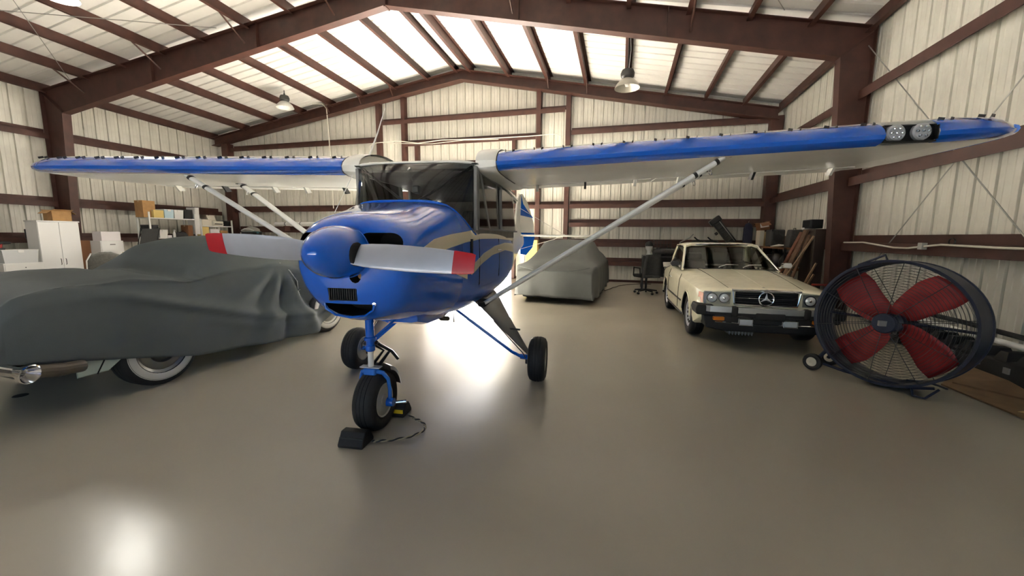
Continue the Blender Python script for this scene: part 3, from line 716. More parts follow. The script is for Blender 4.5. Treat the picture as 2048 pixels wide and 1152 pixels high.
NB, NA = 1.25, -.042
nw = wheel(L(NA, NB-.05, .217), (1, .0, 0))
obj('nose_cylinder', MB().lathe([(.030,.60),(.034,.605),(.034,.64),(.028,.645),(.030,.675),(.042,.68),(.042,.70),(.030,.705),(.030,.95)], L(NA, NB, 0), (0,0,1), 20), BLUE, plane)
obj('nose_piston', MB().tube([L(NA, NB, .42), L(NA, NB, .62)], .020, 16), WHITE, plane)
fork = obj('nose_fork', MB().tube([L(NA-.11, NB-.05, .30), L(NA-.105, NB-.04, .385), L(NA-.08, NB-.02, .435), L(NA-.03, NB, .452), L(NA+.03, NB, .452), L(NA+.08, NB-.02, .435), L(NA+.107, NB-.04, .385), L(NA+.113, NB-.05, .30), L(NA+.113, NB-.05, .20)], [.013,.014,.016,.018,.018,.016,.014,.014,.016], 10), mat('bright_blue_fork', (0.02,0.16,0.62), .25, coat=.4), plane)
obj('fork_crown', MB().box(L(NA, NB, .452), (.09,.07,.05)), MATS['bright_blue_fork'], fork, bevel=.008)
obj('crown_plate', MB().box(L(NA, NB, .482), (.15,.05,.008)), SILVER, fork)
obj('fork_end', MB().lathe([(0,.03),(.03,.028),(.034,0),(.034,-.02)], L(NA+.113, NB-.05, .205), (1,0,0), 16), BLUE, fork)
obj('tow_peg', MB().tube([L(NA+(.16), NB-.05, .205), L(NA+(.235), NB-.06, .215)], [.010,.012], 10), CHROME, fork)
obj('torque_link', MB().tube([L(NA+(.03), NB-.03, .655), L(NA+(.06), NB-.17, .555), L(NA+(.03), NB-.04, .47)], [.016,.012,.016], 8), BLACK, plane)
obj('torque_link', MB().tube([L(NA+(-.02), NB-.03, .655), L(NA+(.01), NB-.17, .555), L(NA+(-.02), NB-.04, .47)], [.014,.010,.014], 8), BLACK, plane)
obj('shimmy_damper', MB().tube([L(NA+(.04), NB-.03, .65), L(NA+(.10), NB-.12, .57), L(NA+(.13), NB-.16, .50)], .012, 8), BLACK, plane)
obj('steering_rod', MB().tube([L(NA+(.03), NB-.03, .70), L(NA+(.14), NB-.26, .84)], .009, 8), BLUE, plane)
obj('steering_rod', MB().tube([L(NA+(-.03), NB-.03, .70), L(NA+(-.12), NB-.26, .84)], .009, 8), BLUE, plane)
rows = []
for k in range(11):
    t = math.radians(8 + 66*k/10); R = .255
    rows.append([L(NA+x, NB-.05-math.cos(t)*R*rr, .217+math.sin(t)*R*rr) for x, rr in ((-.095,.86),(-.085,.98),(-.04,1.04),(.04,1.04),(.085,.98),(.095,.86))])
obj('mud_guard', MB().grid(rows), BLACK, plane)
# ================================================================== wheel chocks
cx, cy = AX+1.0*0, AY
def world(a, b, z=0):
    c, s = math.cos(AH), math.sin(AH); return (AX + a*c + b*s, AY + a*s - b*c, z)
CH_P = [(-.075,0),(.075,0),(.078,.02),(.055,.06),(.050,.062),(.028,.098),(-.028,.098),(-.050,.062),(-.055,.06),(-.078,.02)]
def chock(b, a, label, sticker):
    t = thing('wheel_chock', label, 'wheel chock', world(a, b), AH, 'rubber chocks at the nose wheel')
    body = obj('body', MB().prism(CH_P, lambda x, z, d: (d, x, z), -.09, .09), RUBBER, t, bevel=.006, smooth=30)
    for s in (-1, 1):
        obj('groove', MB().b6(-.085, .085, s*.052-.006, s*.052+.006, .058, .066), DGREY, t)
    if sticker: obj('sticker', MB().b6(.01, .085, -.0795, -.0745, .035, .065), mat('yellow_sticker', (.85,.62,.02), .5), t).location = (0, .0, 0)
    return t
chock(1.445, -.065, 'black rubber chock in front of the nose tire', False)
chock(0.955, .0, 'black rubber chock with yellow sticker behind the nose tire', True)
pts = [world(.05,1.43,.012), world(.09,1.42,.012), world(.18,1.38,.010), world(.28,1.31,.010), world(.33,1.22,.010), world(.31,1.14,.010), world(.25,1.08,.010), world(.19,1.05,.010), world(.12,1.00,.012)]
def twist_rope(pts, r, nm, mats, n=90):
    P = [Vector(p) for p in pts]; fine = []
    for i in range(n+1):
        u = i/n*(len(P)-1); k = min(int(u), len(P)-2); t = u-k
        a, b, c, d = P[max(k-1,0)], P[k], P[k+1], P[min(k+2,len(P)-1)]
        fine.append(.5*((2*b)+(-a+c)*t+(2*a-5*b+4*c-d)*t*t+(-a+3*b-3*c+d)*t**3))
    return fine
fn = twist_rope(pts, .006, 'r', None)
tr = thing('chock_rope', 'thin black and tan rope looped between the two chocks', 'rope', world(.3,1.25), AH)
Mi = Matrix.Translation(Vector(world(.3,1.25))) @ Matrix.Rotation(AH, 4, 'Z'); Mi = Mi.inverted()
for j, m in enumerate((BLACK, mat('tan_strand', (.35,.30,.2), .8))):
    path = []
    for i, p in enumerate(fn):
        d = (fn[min(i+1, len(fn)-1)]-fn[max(i-1, 0)]).normalized(); x = d.cross(Vector((0,0,1))).normalized(); y = x.cross(d)
        t = i*.55 + j*PI; path.append(Mi @ (p + (x*math.cos(t)+y*math.sin(t))*.005 + Vector((0,0,.006))))
    obj('strand', MB().tube(path, .0055, 6), m, tr)
# ================================================================== CREAM CONVERTIBLE WITH HARDTOP
IVORY = mat('ivory_car_paint', (0.86, 0.82, 0.63), 0.2, coat=0.6, var=0.05, vscale=8)
AMBER = mat('amber_lens', (0.75, 0.22, 0.02), 0.2, coat=.5)
CGLASS = glass('car_glass', (0.42, 0.46, 0.43), 0.03)
LENS = mat('lamp_lens', (0.80, 0.83, 0.85), 0.2, metal=0.2)
CARTAN = mat('car_leather', (0.05, 0.042, 0.034), 0.6)
CX, CY, CRZ = 1.80, 6.33, 0.03
car = thing('convertible_car', 'ivory two seat convertible car with hardtop, chrome grille and round twin headlamps', 'car', (CX, CY, 0), CRZ)
TW = [(-.66,.70),(-.62,.755),(-.5,.80),(0,.83),(.9,.838),(1.6,.838),(2.3,.82),(2.8,.79),(3.05,.74),(3.12,.68)]
TT = [(-.66,.755),(-.62,.775),(-.5,.79),(0,.845),(.6,.90),(.95,.918),(1.3,.885),(2.2,.885),(2.5,.90),(2.9,.86),(3.12,.80)]
TS = [(-.66,.73),(-.62,.75),(-.5,.765),(0,.80),(.9,.84),(1.6,.85),(2.3,.84),(2.9,.81),(3.12,.77)]
TLo = [(-.66,.40),(-.5,.30),(-.3,.22),(.5,.20),(2.0,.20),(2.6,.24),(2.9,.32),(3.12,.42)]
def csec(y):
    W, T, S, B = smoothtab(TW, y), smoothtab(TT, y), smoothtab(TS, y), smoothtab(TLo, y)
    h = [(0,T),(.25*W,T-.002),(.50*W,T-.008),(.56*W,T-.004),(.62*W,T-.010),(.80*W,T-.022),(.90*W,S-.008),(.96*W,S-.035),(.99*W,S-.10),(1.0*W,lerp(S,B,.45)),(.998*W,lerp(S,B,.62)),(.985*W,lerp(S,B,.66)),(.985*W,lerp(S,B,.8)),(.96*W,B+.02),(.92*W,B),(0,B)]
    return [(x, y, z) for x, z in h] + [(-x, y, z) for x, z in h[-2:0:-1]]
body = obj('body', MB().loft([csec(y) for y in (-.66,-.64,-.6,-.5,-.3,-.1,.1,.35,.6,.8,.95,1.2,1.5,1.8,2.1,2.4,2.7,2.9,3.0,3.08,3.12)]), [IVORY, VOID], car, smooth=32)
WBS = 2.18
cuts = []
for y in (0, WBS):
    for s in (-1, 1):
        cuts.append(obj('cutter', MB().lathe([(.335,0),(.335,.30)], (s*.60, y, .30), (s,0,0), 32), [VOID], car))
cuts.append(obj('cutter', MB().b6(-.66,.66,1.12,2.15,.45,1.0), [VOID], car))
cuts.append(obj('cutter', MB().b6(-.36,.36,-.75,-.615,.555,.735), [VOID], car))
bpy.context.view_layer.update()
boolean_cut(body, cuts)
for s in (-1, 1):
    for y in (0, WBS):   # arch lips
        obj('arch_lip', MB().tube([(s*(.832 if y == 0 else .822), y+.34*math.cos(t), .30+.34*math.sin(t)) for t in [math.radians(5+170*k/16) for k in range(17)]], .012, 6), IVORY, body)
    obj('side_strip', MB().b6(s*.832, s*.842, .38, 1.80, .43, .455), BLACK, body)
    obj('sill_strip', MB().b6(s*.80, s*.826, .36, 1.82, .225, .25), BLACK, body)
    for y in (.62, 1.72):
        obj('door_gap', MB().tube([(s*(.842 if z < .7 else .80 if z > .82 else .83), y, z) for z in (.30,.45,.6,.75,.84)], .004, 5), VOID, body)
    obj('door_handle', MB().tube([(s*.835,1.58,.72),(s*.85,1.55,.72),(s*.85,1.42,.72),(s*.835,1.39,.72)], .009, 8), CHROME, body)
    obj('hood_gap', MB().tube([(s*lerp(.43,.52,(y+.6)/1.5), y, smoothtab(TT, y)-.0055) for y in (-.6,-.3,0,.3,.6,.9)], .004, 5), VOID, body)
obj('hood_crease', MB().tube([(0, y, smoothtab(TT, y)-.001) for y in (-.55,-.2,.2,.6,.9)], .004, 5), IVORY, body)
# grille
gr = obj('grille_frame', MB().tube([(x, -.655, z) for x, z in ((-.36,.565),(-.385,.735),(-.30,.752),(0,.757),(.30,.752),(.385,.735),(.36,.565),(0,.555),(-.36,.565))], .014, 8), CHROME, car)
for k in range(7): obj('grille_bar', MB().b6(-.365, .365, -.645, -.63, .572+k*.025, .578+k*.025), BLACK, gr, smooth=0)
obj('grille_bright_bar', MB().b6(-.36, .36, -.66, -.645, .648, .656), CHROME, gr)
obj('grille_surround', MB().b6(-.40, .40, -.665, -.62, .735, .765), CHROME, gr, bevel=.008)
st = obj('badge_ring', MB().tube([(.085*math.cos(t), -.675, .652+.085*math.sin(t)) for t in [k*PI/16 for k in range(33)]], .008, 8, caps=False), CHROME, gr)
stm = MB()
for k in range(3):
    t = PI/2 + k*2*PI/3; d = Vector((math.cos(t), 0, math.sin(t))); p = Vector((-d.z, 0, d.x)); c = Vector((0, -.675, .652))
    tip = c+d*.083; b1 = c+p*.022-d*.012; b2 = c-p*.022-d*.012
    stm.add([tip, b1, b2, c+Vector((0,-.012,0)), c+Vector((0,.006,0))], [(0,1,3),(0,3,2),(0,4,1),(0,2,4)])
obj('star_badge', stm, mat('bright_star', (.75,.77,.8), .3, metal=.3), gr, smooth=0)
obj('hood_badge', MB().lathe([(0,.006),(.016,.004),(.018,0)], (0,-.56,.782), (0,-.2,1), 16), CHROME, body)
# lamps
for s in (-1, 1):
    hl = obj('headlamp_panel', MB().loft([[(s*x, y, z) for x, z in ((.405,.56),(.725,.56),(.735,.70),(.72,.725),(.405,.728))] for y in (-.66,-.60)]), mat('lamp_panel_grey', (.30,.32,.34), .35, metal=.4), car, bevel=.006)
    for x in (.49, .635):
        lm = obj('headlamp', MB().lathe([(0,.022),(.035,.020),(.054,.008),(.056,-.01)], (s*x, -.665, .645), (0,-1,0), 28), LENS, hl)
        obj('headlamp_ring', MB().lathe([(.056,-.01),(.058,.012),(.066,.012),(.068,-.01)], (s*x, -.665, .645), (0,-1,0), 28), CHROME, hl)
        obj('headlamp_bulb', MB().lathe([(0,.030),(.012,.028),(.018,.020)], (s*x, -.667, .645), (0,-1,0), 14), CHROME, hl)
    obj('side_marker', MB().hexa([(s*.738,-.64,.575),(s*.752,-.55,.575),(s*.78,-.55,.575),(s*.74,-.655,.575),(s*.738,-.64,.705),(s*.752,-.55,.705),(s*.775,-.55,.705),(s*.738,-.655,.705)]), mat('red_amber_lens', (.55,.10,.03), .25), car)
    obj('turn_lamp', MB().b6(s*.50, s*.63, -.80, -.74, .37, .415), AMBER, car, bevel=.006)
    fg = obj('fog_lamp', MB().b6(s*.25-.075, s*.25+.075, -.80, -.74, .325, .40), LENS, car, bevel=.008)
    obj('fog_lamp_rim', MB().tube([(s*.25+x, -.803, .3625+z) for x, z in ((-.078,-.04),(.078,-.04),(.078,.04),(-.078,.04),(-.078,-.04))], .006, 6), CHROME, fg)
# bumper
def bumper_path(y, w, back): return [(-w, y+back, 0), (-w+.03, y+.10, 0), (-w+.12, y+.02, 0), (-.3, y-.015, 0), (0, y-.02, 0), (.3, y-.015, 0), (w-.12, y+.02, 0), (w-.03, y+.10, 0), (w, y+back, 0)]
def band(path, z0, z1, th): 
    return MB().loft([[(x, y-th, z0), (x, y+.02, z0), (x, y+.02, z1), (x, y-th, z1)] for x, y, _ in path])
bp = obj('bumper', band(bumper_path(-.80, .80, .32), .48, .555, .035), mat('bright_bumper', (.62,.64,.66), .22, metal=.6), car, bevel=.006)
obj('bumper_rubber', band(bumper_path(-.805, .805, .32), .445, .478, .03), RUBBER, bp)
for s in (-1, 1):
    obj('bumper_end', MB().loft([[(s*x, y, z) for x, z in ((.60,.43),(.83,.43),(.845,.50),(.83,.56),(.62,.56))] for y in (-.78,-.66,-.45)]), RUBBER, bp, bevel=.02)
    obj('overrider', MB().b6(s*.40-.035, s*.40+.035, -.875, -.78, .43, .565), RUBBER, bp, bevel=.02)
obj('plate_recess', MB().b6(-.17, .17, -.86, -.79, .40, .50), RUBBER, bp, bevel=.02)
obj('front_valance', MB().loft([[(x, y, z) for x, z in ((-.74,.42),(.74,.42),(.70,.26),(.5,.22),(-.5,.22),(-.70,.26))] for y in (-.74,-.45)]), RUBBER, car, bevel=.02)
obj('valance_chrome', MB().tube([(-.60,-.755,.345),(0,-.765,.330),(.60,-.755,.345)], .008, 6), CHROME, car)
sg = obj('sump_guard', MB().b6(-.36, -.02, -.42, -.30, .12, .22), MGREY, car, bevel=.02)
for k in range(8): obj('cooling_fin', MB().b6(-.33+k*.04, -.322+k*.04, -.435, -.40, .11, .20), SILVER, sg, smooth=0)
# wheels
CT = [(.19,-.075),(.21,-.092),(.25,-.098),(.285,-.088),(.300,-.070),(.302,-.03),(.299,-.028),(.299,-.022),(.302,-.02),(.302,.02),(.299,.022),(.299,.028),(.302,.03),(.300,.070),(.285,.088),(.25,.098),(.21,.092),(.19,.075)]
for s in (-1, 1):
    for y in (0, WBS):
        tw = obj('wheel', MB().lathe(CT, (s*.70, y, .302), (1,0,0), 36, closed=True), RUBBER, car, smooth=50)
        al = obj('alloy_rim', MB().lathe([(.192,.06),(.188,.085),(.17,.082),(.155,.06),(.07,.055),(.05,.075),(0,.078)], (s*.70, y, .302), (s,0,0), 30), SILVER, tw)
        for k in range(12):
            t = k*PI/6; obj('rim_slot', MB().lathe([(0,.072),(.017,.071),(.018,.06)], (s*.70, y+.125*math.cos(t), .302+.125*math.sin(t)), (s,0,0), 8), VOID, tw)
        obj('brake_drum', MB().lathe([(.19,-.06),(.19,.02),(0,.02)], (s*.70, y, .302), (s,0,0), 20), VOID, tw)
# cabin
WSB, WST = (.72, .98, .905), (.58, 1.66, 1.275)   # half width, y, z
rows = []
for j in range(5):
    u = j/4; r = []
    for i in range(-8, 9):
        t = i/8; r.append((lerp(WSB[0], WST[0], u)*t, lerp(WSB[1]-.10*(1-t*t), WST[1]-.07*(1-t*t), u), lerp(WSB[2]+.012*(1-t*t), WST[2]+.02*(1-t*t), u)))
    rows.append(r)
cws = obj('windshield', MB().grid(rows), CGLASS, car, smooth=60)
obj('windshield_seal', MB().tube(rows[0], .010, 6), BLACK, cws)
for s in (-1, 1):
    obj('windshield_pillar', MB().tube([(s*(WSB[0]+.012), WSB[1], WSB[2]-.02), (s*(WST[0]+.012), WST[1], WST[2]+.01)], .020, 8), IVORY, cws)
    obj('pillar_trim', MB().tube([(s*(WSB[0]+.002), WSB[1]-.016, WSB[2]), (s*(WST[0]+.002), WST[1]-.016, WST[2]+.01)], .008, 6), CHROME, cws)
ht = obj('hardtop', MB().loft([[(W*x, y, z+dz) for x, dz in ((-1,-.06),(-.97,-.02),(-.85,.0),(-.4,.008),(0,.0),(.4,.008),(.85,.0),(.97,-.02),(1,-.06),(.95,-.055),(.82,-.028),(0,-.03),(-.82,-.028),(-.95,-.055))] for y, W, z in ((1.60,.605,1.305),(1.66,.61,1.325),(1.9,.62,1.335),(2.15,.63,1.325),(2.27,.64,1.29))]), IVORY, car)
obj('windshield_header', MB().tube([(x, y-.012, z+.018) for x, y, z in rows[-1]], .018, 8), CHROME, ht)
for s in (-1, 1):
    obj('rear_pillar', MB().loft([[(s*(W+dx), y+dy, z) for dx, dy in ((0,-.11),(.012,-.05),(.012,.05),(0,.11),(-.02,.11),(-.02,-.11))] for W, y, z in ((.70,2.42,.88),(.675,2.34,1.06),(.63,2.20,1.29))]), IVORY, ht)
    obj('roof_rail', MB().tube([(s*.618,1.64,1.268),(s*.632,1.9,1.275),(s*.64,2.2,1.262)], .014, 8), CHROME, ht)
    obj('side_glass', MB().hexa([(s*.735,1.05,.89),(s*.738,1.05,.89),(s*.715,2.36,.89),(s*.712,2.36,.89),(s*.605,1.66,1.26),(s*.608,1.66,1.26),(s*.638,2.15,1.26),(s*.635,2.15,1.26)]), CGLASS, car, smooth=0)
    mr = obj('door_mirror', MB().loft([[(s*(.80+x), y, .985+z) for x, z in ((0,-.04),(.10,-.05),(.125,0),(.10,.045),(0,.035),(-.02,0))] for y in (.98,1.06,1.10)]), CHROME if s > 0 else BLACK, car, bevel=.01)
    obj('mirror_stem', MB().tube([(s*.76,1.06,.93),(s*.82,1.06,.96)], .018, 8), CHROME, mr)
    st_ = obj('seat', MB().b6(s*.12, s*.58, 1.45, 1.85, .50, .68), CARTAN, car, bevel=.05)
    obj('seat_back', MB().hexa([(s*.14,1.80,.62),(s*.56,1.80,.62),(s*.56,1.92,.62),(s*.14,1.92,.62),(s*.17,1.95,1.0),(s*.53,1.95,1.0),(s*.53,2.03,1.0),(s*.17,2.03,1.0)]), CARTAN, st_, bevel=.04)
    obj('headrest', MB().b6(s*.22, s*.48, 1.96, 2.04, 1.01, 1.14), CARTAN, st_, bevel=.03)
obj('rear_glass', MB().hexa([(-.62,2.44,.90),(.62,2.44,.90),(.62,2.45,.90),(-.62,2.45,.90),(-.57,2.26,1.25),(.57,2.26,1.25),(.57,2.27,1.25),(-.57,2.27,1.25)]), CGLASS, car, smooth=0)
obj('dashboard', MB().b6(-.66,.66,1.08,1.25,.72,.90), BLACK, car, bevel=.03)
sw = obj('steering_wheel', MB().tube([(.33+.18*math.cos(t), 1.36+.05*math.sin(t), .84+.17*math.sin(t)) for t in [k*PI/12 for k in range(25)]], .012, 6, caps=False), BLACK, car)
obj('steering_hub', MB().tube([(.15,1.36,.84),(.33,1.33,.84),(.51,1.36,.84)], [.012,.05,.012], 8), BLACK, sw)
obj('rear_view_mirror', MB().b6(-.11,.11,1.60,1.625,1.165,1.225), BLACK, car, bevel=.02)
for x0, x1 in ((-.20,.12),(.16,.46)):
    obj('wiper', MB().tube([(x0,.86,.945),(lerp(x0,x1,.4),.93,.985),(x1,.96,.985)], .009, 6), CHROME, car)
# ================================================================== VINTAGE CAR UNDER COVER (left)
SEA = mat('sea_green_paint', (0.42, 0.50, 0.45), 0.3, coat=.4)
COVERM = mat('grey_car_cover', (0.082, 0.097, 0.100), 0.8, var=0.05, vscale=5, bump=.08, bscale=150)
VX = -4.98
vc = thing('vintage_car', 'sea green vintage car with whitewall tires showing below its grey cover', 'car', (VX, 3.72, 0), 0)
T_top = [(1.66,.90),(1.75,.98),(2.05,1.045),(2.35,1.07),(2.63,1.06),(2.94,1.025),(3.10,1.12),(3.37,1.32),(3.7,1.385),(4.15,1.385),(4.5,1.28),(4.85,1.02),(5.2,.95),(5.6,.88),(5.72,.70)]
def vsec(y, inset=0.0):
    T = smoothtab(T_top, y)-.10; w_ = interp([(1.62,.74),(1.8,.84),(2.4,.875),(4.8,.875),(5.4,.82),(5.75,.70)], y)-.14
    roofw = .42 if 3.2 < y < 4.6 else .66
    sh = min(T-.04, interp([(1.6,.82),(2.0,.90),(2.9,.85),(4.8,.80),(5.7,.70)], y))
    B = interp([(1.6,.40),(1.9,.30),(2.3,.24),(5.2,.24),(5.75,.35)], y)
    h = [(0,T),(roofw*.6,T-.01),(roofw*.9,T-.04),(w_*.93,sh),(w_,sh-.12),(w_,.55),(w_*.985,.4),(w_*.94,B),(0,B)]
    return [(x, y-3.72, z) for x, z in h] + [(-x, y-3.72, z) for x, z in h[-2:0:-1]]
vb = obj('body', MB().loft([vsec(1.72+(5.66-1.72)*k/30) for k in range(31)]), [SEA, VOID], vc)
cuts = []
for y in (2.62, 4.83):
    for s in (-1, 1): cuts.append(obj('cutter', MB().lathe([(.37,0),(.37,.4)], (s*.58, y-3.72, .33), (s,0,0), 28), [VOID], vc))
bpy.context.view_layer.update(); boolean_cut(vb, cuts)
WW = mat('whitewall_rubber', (.55,.54,.50), .6)
for s in (-1, 1):
    for y in (2.62, 4.83):
        k = 1.12
        w_ = obj('wheel', MB().lathe([(r*k, h*.95) for r, h in CT], (s*.775, y-3.72, .302*k), (1,0,0), 40, closed=True), RUBBER, vc, smooth=50)
        obj('whitewall', MB().lathe([(.292,.088),(.288,.0915),(.25,.0985),(.222,.094)], (s*.775, y-3.72, .302*k), (s,0,0), 40, caps=False), WW, w_)
        hc = obj('hub_cap', MB().lathe([(.222,.07),(.215,.088),(.19,.075),(.175,.085),(.12,.09),(.10,.075),(.07,.10),(.03,.12),(0,.125)], (s*.775, y-3.72, .302*k), (s,0,0), 36), mat('dull_hubcap', (.22,.22,.21), .3, metal=.8), w_)
        obj('brake_drum', MB().lathe([(.22,-.06),(.22,.05),(0,.05)], (s*.775, y-3.72, .302*k), (s,0,0), 20), VOID, w_)
BRZ = mat('weathered_bumper', (0.17, 0.145, 0.12), 0.45, metal=.5, var=.15)
obj('bumper', MB().tube([(.62,-2.02,.42),(.78,-2.00,.41),(.86,-1.93,.40),(.895,-1.83,.385),(.90,-1.70,.375)], [.07,.08,.085,.085,.08], 14, ell=.6, up=(1,0,0)), BRZ, vc)
obj('quarter_panel', MB().loft([[(.862+dx, y-3.72, z) for dx, z in ((0,z0),(.012,z0+.01),(.012,z1),(0,z1))] for y, z0, z1 in ((2.0,.27,.50),(2.2,.27,.50),(2.4,.42,.5))]), SEA, vc)
obj('panel_seam', MB().tube([(.877,-1.60,.27),(.879,-1.50,.46)], .005, 5), VOID, vc)
obj('exhaust_pipe', MB().tube([(.45,-2.14,.50),(.72,-2.12,.49),(.85,-2.10,.465),(.95,-2.07,.45)], [.05,.048,.040,.036], 16), CHROME, vc)
obj('exhaust_tip', MB().lathe([(0,.0),(.036,0),(.040,.02),(.070,.10),(.062,.104),(.032,.03)], (.95,-2.07,.45), (1,.25,-.15), 20), CHROME, vc)
obj('tail_lamp_ring', MB().tube([(.70+.09*math.cos(t),-2.17,.53+.05*math.sin(t)) for t in [k*PI/8 for k in range(17)]], .014, 8, caps=False), CHROME, vc)
# the cover
def hem_z(y): return interp([(1.62,.49),(1.73,.475),(2.0,.415),(2.35,.335),(2.9,.20),(3.47,.14),(4.08,.085),(4.5,.07),(4.83,.26),(5.17,.40),(5.8,.42)], y)
def cover_point(y, v):
    # v: 0 right hem .. 0.5 top centre .. 1 left hem
    T = smoothtab(T_top, y); w_ = interp([(1.62,.84),(1.70,.87),(1.9,.89),(2.4,.905),(4.8,.905),(5.4,.85),(5.75,.72)], y)
    roofw = smoothtab([(2.9,.80),(3.3,.60),(3.6,.54),(4.3,.54),(4.7,.72),(5.1,.80)], y)
    sh = min(T-.03, smoothtab([(1.6,.86),(1.75,.965),(2.0,1.005),(2.5,.99),(2.9,.96),(3.4,1.00),(4.0,1.02),(4.6,.93),(5.2,.86),(5.75,.72)], y))
    hz = hem_z(y)
    side = 1 if v <= .5 else -1; q = v if v <= .5 else 1-v; q *= 2   # 0 hem .. 1 centre
    if q < .55:
        u = q/.55; z = lerp(hz, sh, u)
        # one taut sheet near the tail, bulging body further along
        x = w_*(1.0 + .012*math.sin(u*PI))
        x -= .05*max(0, u-.82)/.18*1.0
        d = 0
        # long diagonal drape from the tail corner
        line = interp([(1.9,1.0),(2.3,.90),(2.8,.74),(3.3,.58),(3.9,.42),(4.6,.34),(5.2,.30)], y)
        dz = z-line
        amt = min(1, max(0, (y-2.0)/.5))
        d += amt*(.055*math.exp(-(dz/.04)**2) - .085*(1/(1+math.exp(-(dz-.05)/.03)))*(1-.6*max(0, u-.6)/.4))
        d += .020*amt*math.exp(-((dz+.12)/.05)**2)*min(1, max(0, (y-2.8)/.6))
        # folds fanning out from the mirror point
        r = math.hypot(y-4.05, z-1.08); th = math.atan2(z-1.08, y-4.05)
        fa = min(1, max(0, (r-.08)/.3))*max(0, 1-abs(y-4.3)/1.3)
        d += .060*fa*math.sin(th*9.5+.7) + .020*fa*math.sin(th*21)
        d += .006*math.sin(y*7+z*3)
        x += d
    else:
        u = (q-.55)/.45
        x0 = w_*.955; 
        if u < .5: t = u/.5; x = lerp(x0, roofw*.92, t); z = lerp(sh, T-.04, t**1.15) - .03*math.sin(t*PI)*(1 if 3.0 < y < 4.9 else .2)
        else: t = (u-.5)/.5; x = lerp(roofw*.92, 0, t); z = T-.04 + .04*math.sin(t*PI/2)
        fa = max(0, 1-abs(y-4.2)/1.1)
        z += .010*fa*math.sin(y*13+x*9) + .006*math.sin(y*5+x*8)
        z += -.025*math.exp(-((y-2.78-.25*(x-.3))/.10)**2) + .02*math.exp(-((y-2.45-.5*(.8-x))/.12)**2)
    return (side*x, y-3.72, z)
rows = []
NY, NV = 110, 84
ys = [1.655+(5.75-1.655)*(k/NY) for k in range(NY+1)]
for y in ys: rows.append([cover_point(y, k/NV) for k in range(NV+1)])
# near end closes down as a hanging panel
end = []
for j in range(1, 9):
    r = []
    for k in range(NV+1):
        x, yy, z = rows[0][k]; hz = .50 - .02*math.cos(x*3)
        q = j/8; zz = lerp(z, min(z, hz), q)
        r.append((x*(1-.015*q) , yy - .045*math.sin(q*PI/2) - .012*math.sin(x*11)*q, zz))
    end.append(r)
far = []
for j in range(1, 6):
    far.append([(x*(1-.02*j/5), yy+.05*math.sin(j/5*PI/2), lerp(z, min(z, .42), j/5)) for x, yy, z in rows[-1]])
cover = obj('car_cover', MB().grid(end[::-1]+rows+far), COVERM, None, (VX, 3.72, 0), smooth=180)
so = cover.modifiers.new('thickness', 'SOLIDIFY'); so.thickness = .006; so.offset = 1
tag(cover, 'dark grey fabric cover draped in folds over the vintage car', 'car cover')
obj('piping', MB().tube([(x+.006, y, z) for x, y, z in [cover_point(4.28, .14), cover_point(4.36, .18), cover_point(4.30, .22), cover_point(4.18, .26), cover_point(4.08, .30)]], .006, 6), mat('pale_piping', (.55,.56,.55), .7), cover)
obj('piping', MB().tube([(x+.006, y, z) for x, y, z in [cover_point(4.36, .18), cover_point(4.44, .21), cover_point(4.50, .25)]], .005, 6), MATS['pale_piping'], cover)
# ================================================================== COVERED CAR at the far side
KX, KY = -1.27, 10.1
kc = thing('parked_car', 'low dark car hidden beneath the grey cover near the far wall', 'car', (KX, KY, 0), -.04)
kb = obj('body', MB().loft([[(x*w_, y, z) for x, z in ((-1,.22),(-1,.62),(-.9,zs),(-.6,zt),(0,zt+.02),(.6,zt),(.9,zs),(1,.62),(1,.22))] for y, w_, zs, zt in ((-1.72,.72,.55,.58),(-1.6,.80,.66,.70),(-.9,.83,.74,.82),(-.4,.80,.85,1.18),(.5,.80,.85,1.20),(1.1,.82,.80,.92),(1.75,.75,.66,.72))]), VOID, kc)
for s in (-1, 1):
    for y in (-1.12, 1.15):
        wh = obj('wheel', MB().lathe(CT, (s*.70, y, .302), (1,0,0), 28, closed=True), RUBBER, kc)
        obj('hub_cap', MB().lathe([(.19,.07),(.17,.085),(.08,.08),(0,.09)], (s*.70, y, .302), (s,0,0), 20), MGREY, wh)
obj('front_valance', MB().b6(-.72,.72,-1.72,-1.5,.10,.28), VOID, kc, bevel=.03)
C2 = mat('taupe_car_cover', (0.105, 0.112, 0.11), 0.85, var=0.04, vscale=5, bump=.08, bscale=120)
def kcov(y, v):
    T = smoothtab([(-1.83,.72),(-1.7,.80),(-1.2,.92),(-.6,1.22),(-.1,1.34),(.6,1.34),(1.1,1.10),(1.6,.92),(1.9,.78)], y)
    w_ = interp([(-1.85,.80),(-1.6,.87),(1.5,.87),(1.9,.78)], y)
    hz = interp([(-1.9,.13),(0,.10),(1.9,.14)], y) + .012*math.sin(y*6)
    sh = min(T-.03, .80); rw = smoothtab([(-1.4,.74),(-.5,.56),(.7,.56),(1.4,.74)], y)
    side = 1 if v <= .5 else -1; q = v if v <= .5 else 1-v; q *= 2
    if q < .55:
        u = q/.55; z = lerp(hz, sh, u); x = w_*(1+.02*math.sin(u*PI)) + .034*math.sin(y*9+u*2)*(1-u) + .020*math.sin(y*17+1)*(1-u)
    else:
        u = (q-.55)/.45
        if u < .5: t = u/.5; x = lerp(w_*.98, rw, t); z = lerp(sh, T-.04, t)
        else: t = (u-.5)/.5; x = lerp(rw, 0, t); z = T-.04+.04*math.sin(t*PI/2)
        z += .010*math.sin(y*9+x*7)*u + .03*math.exp(-((x-.30)**2+(y+.62)**2)/.006)*.6 + .02*math.exp(-((x-.42)**2+(y+.50)**2)/.004)
    return (side*x, y, z)
rows = [[kcov(-1.85+3.75*k/70, j/60) for j in range(61)] for k in range(71)]
end = []
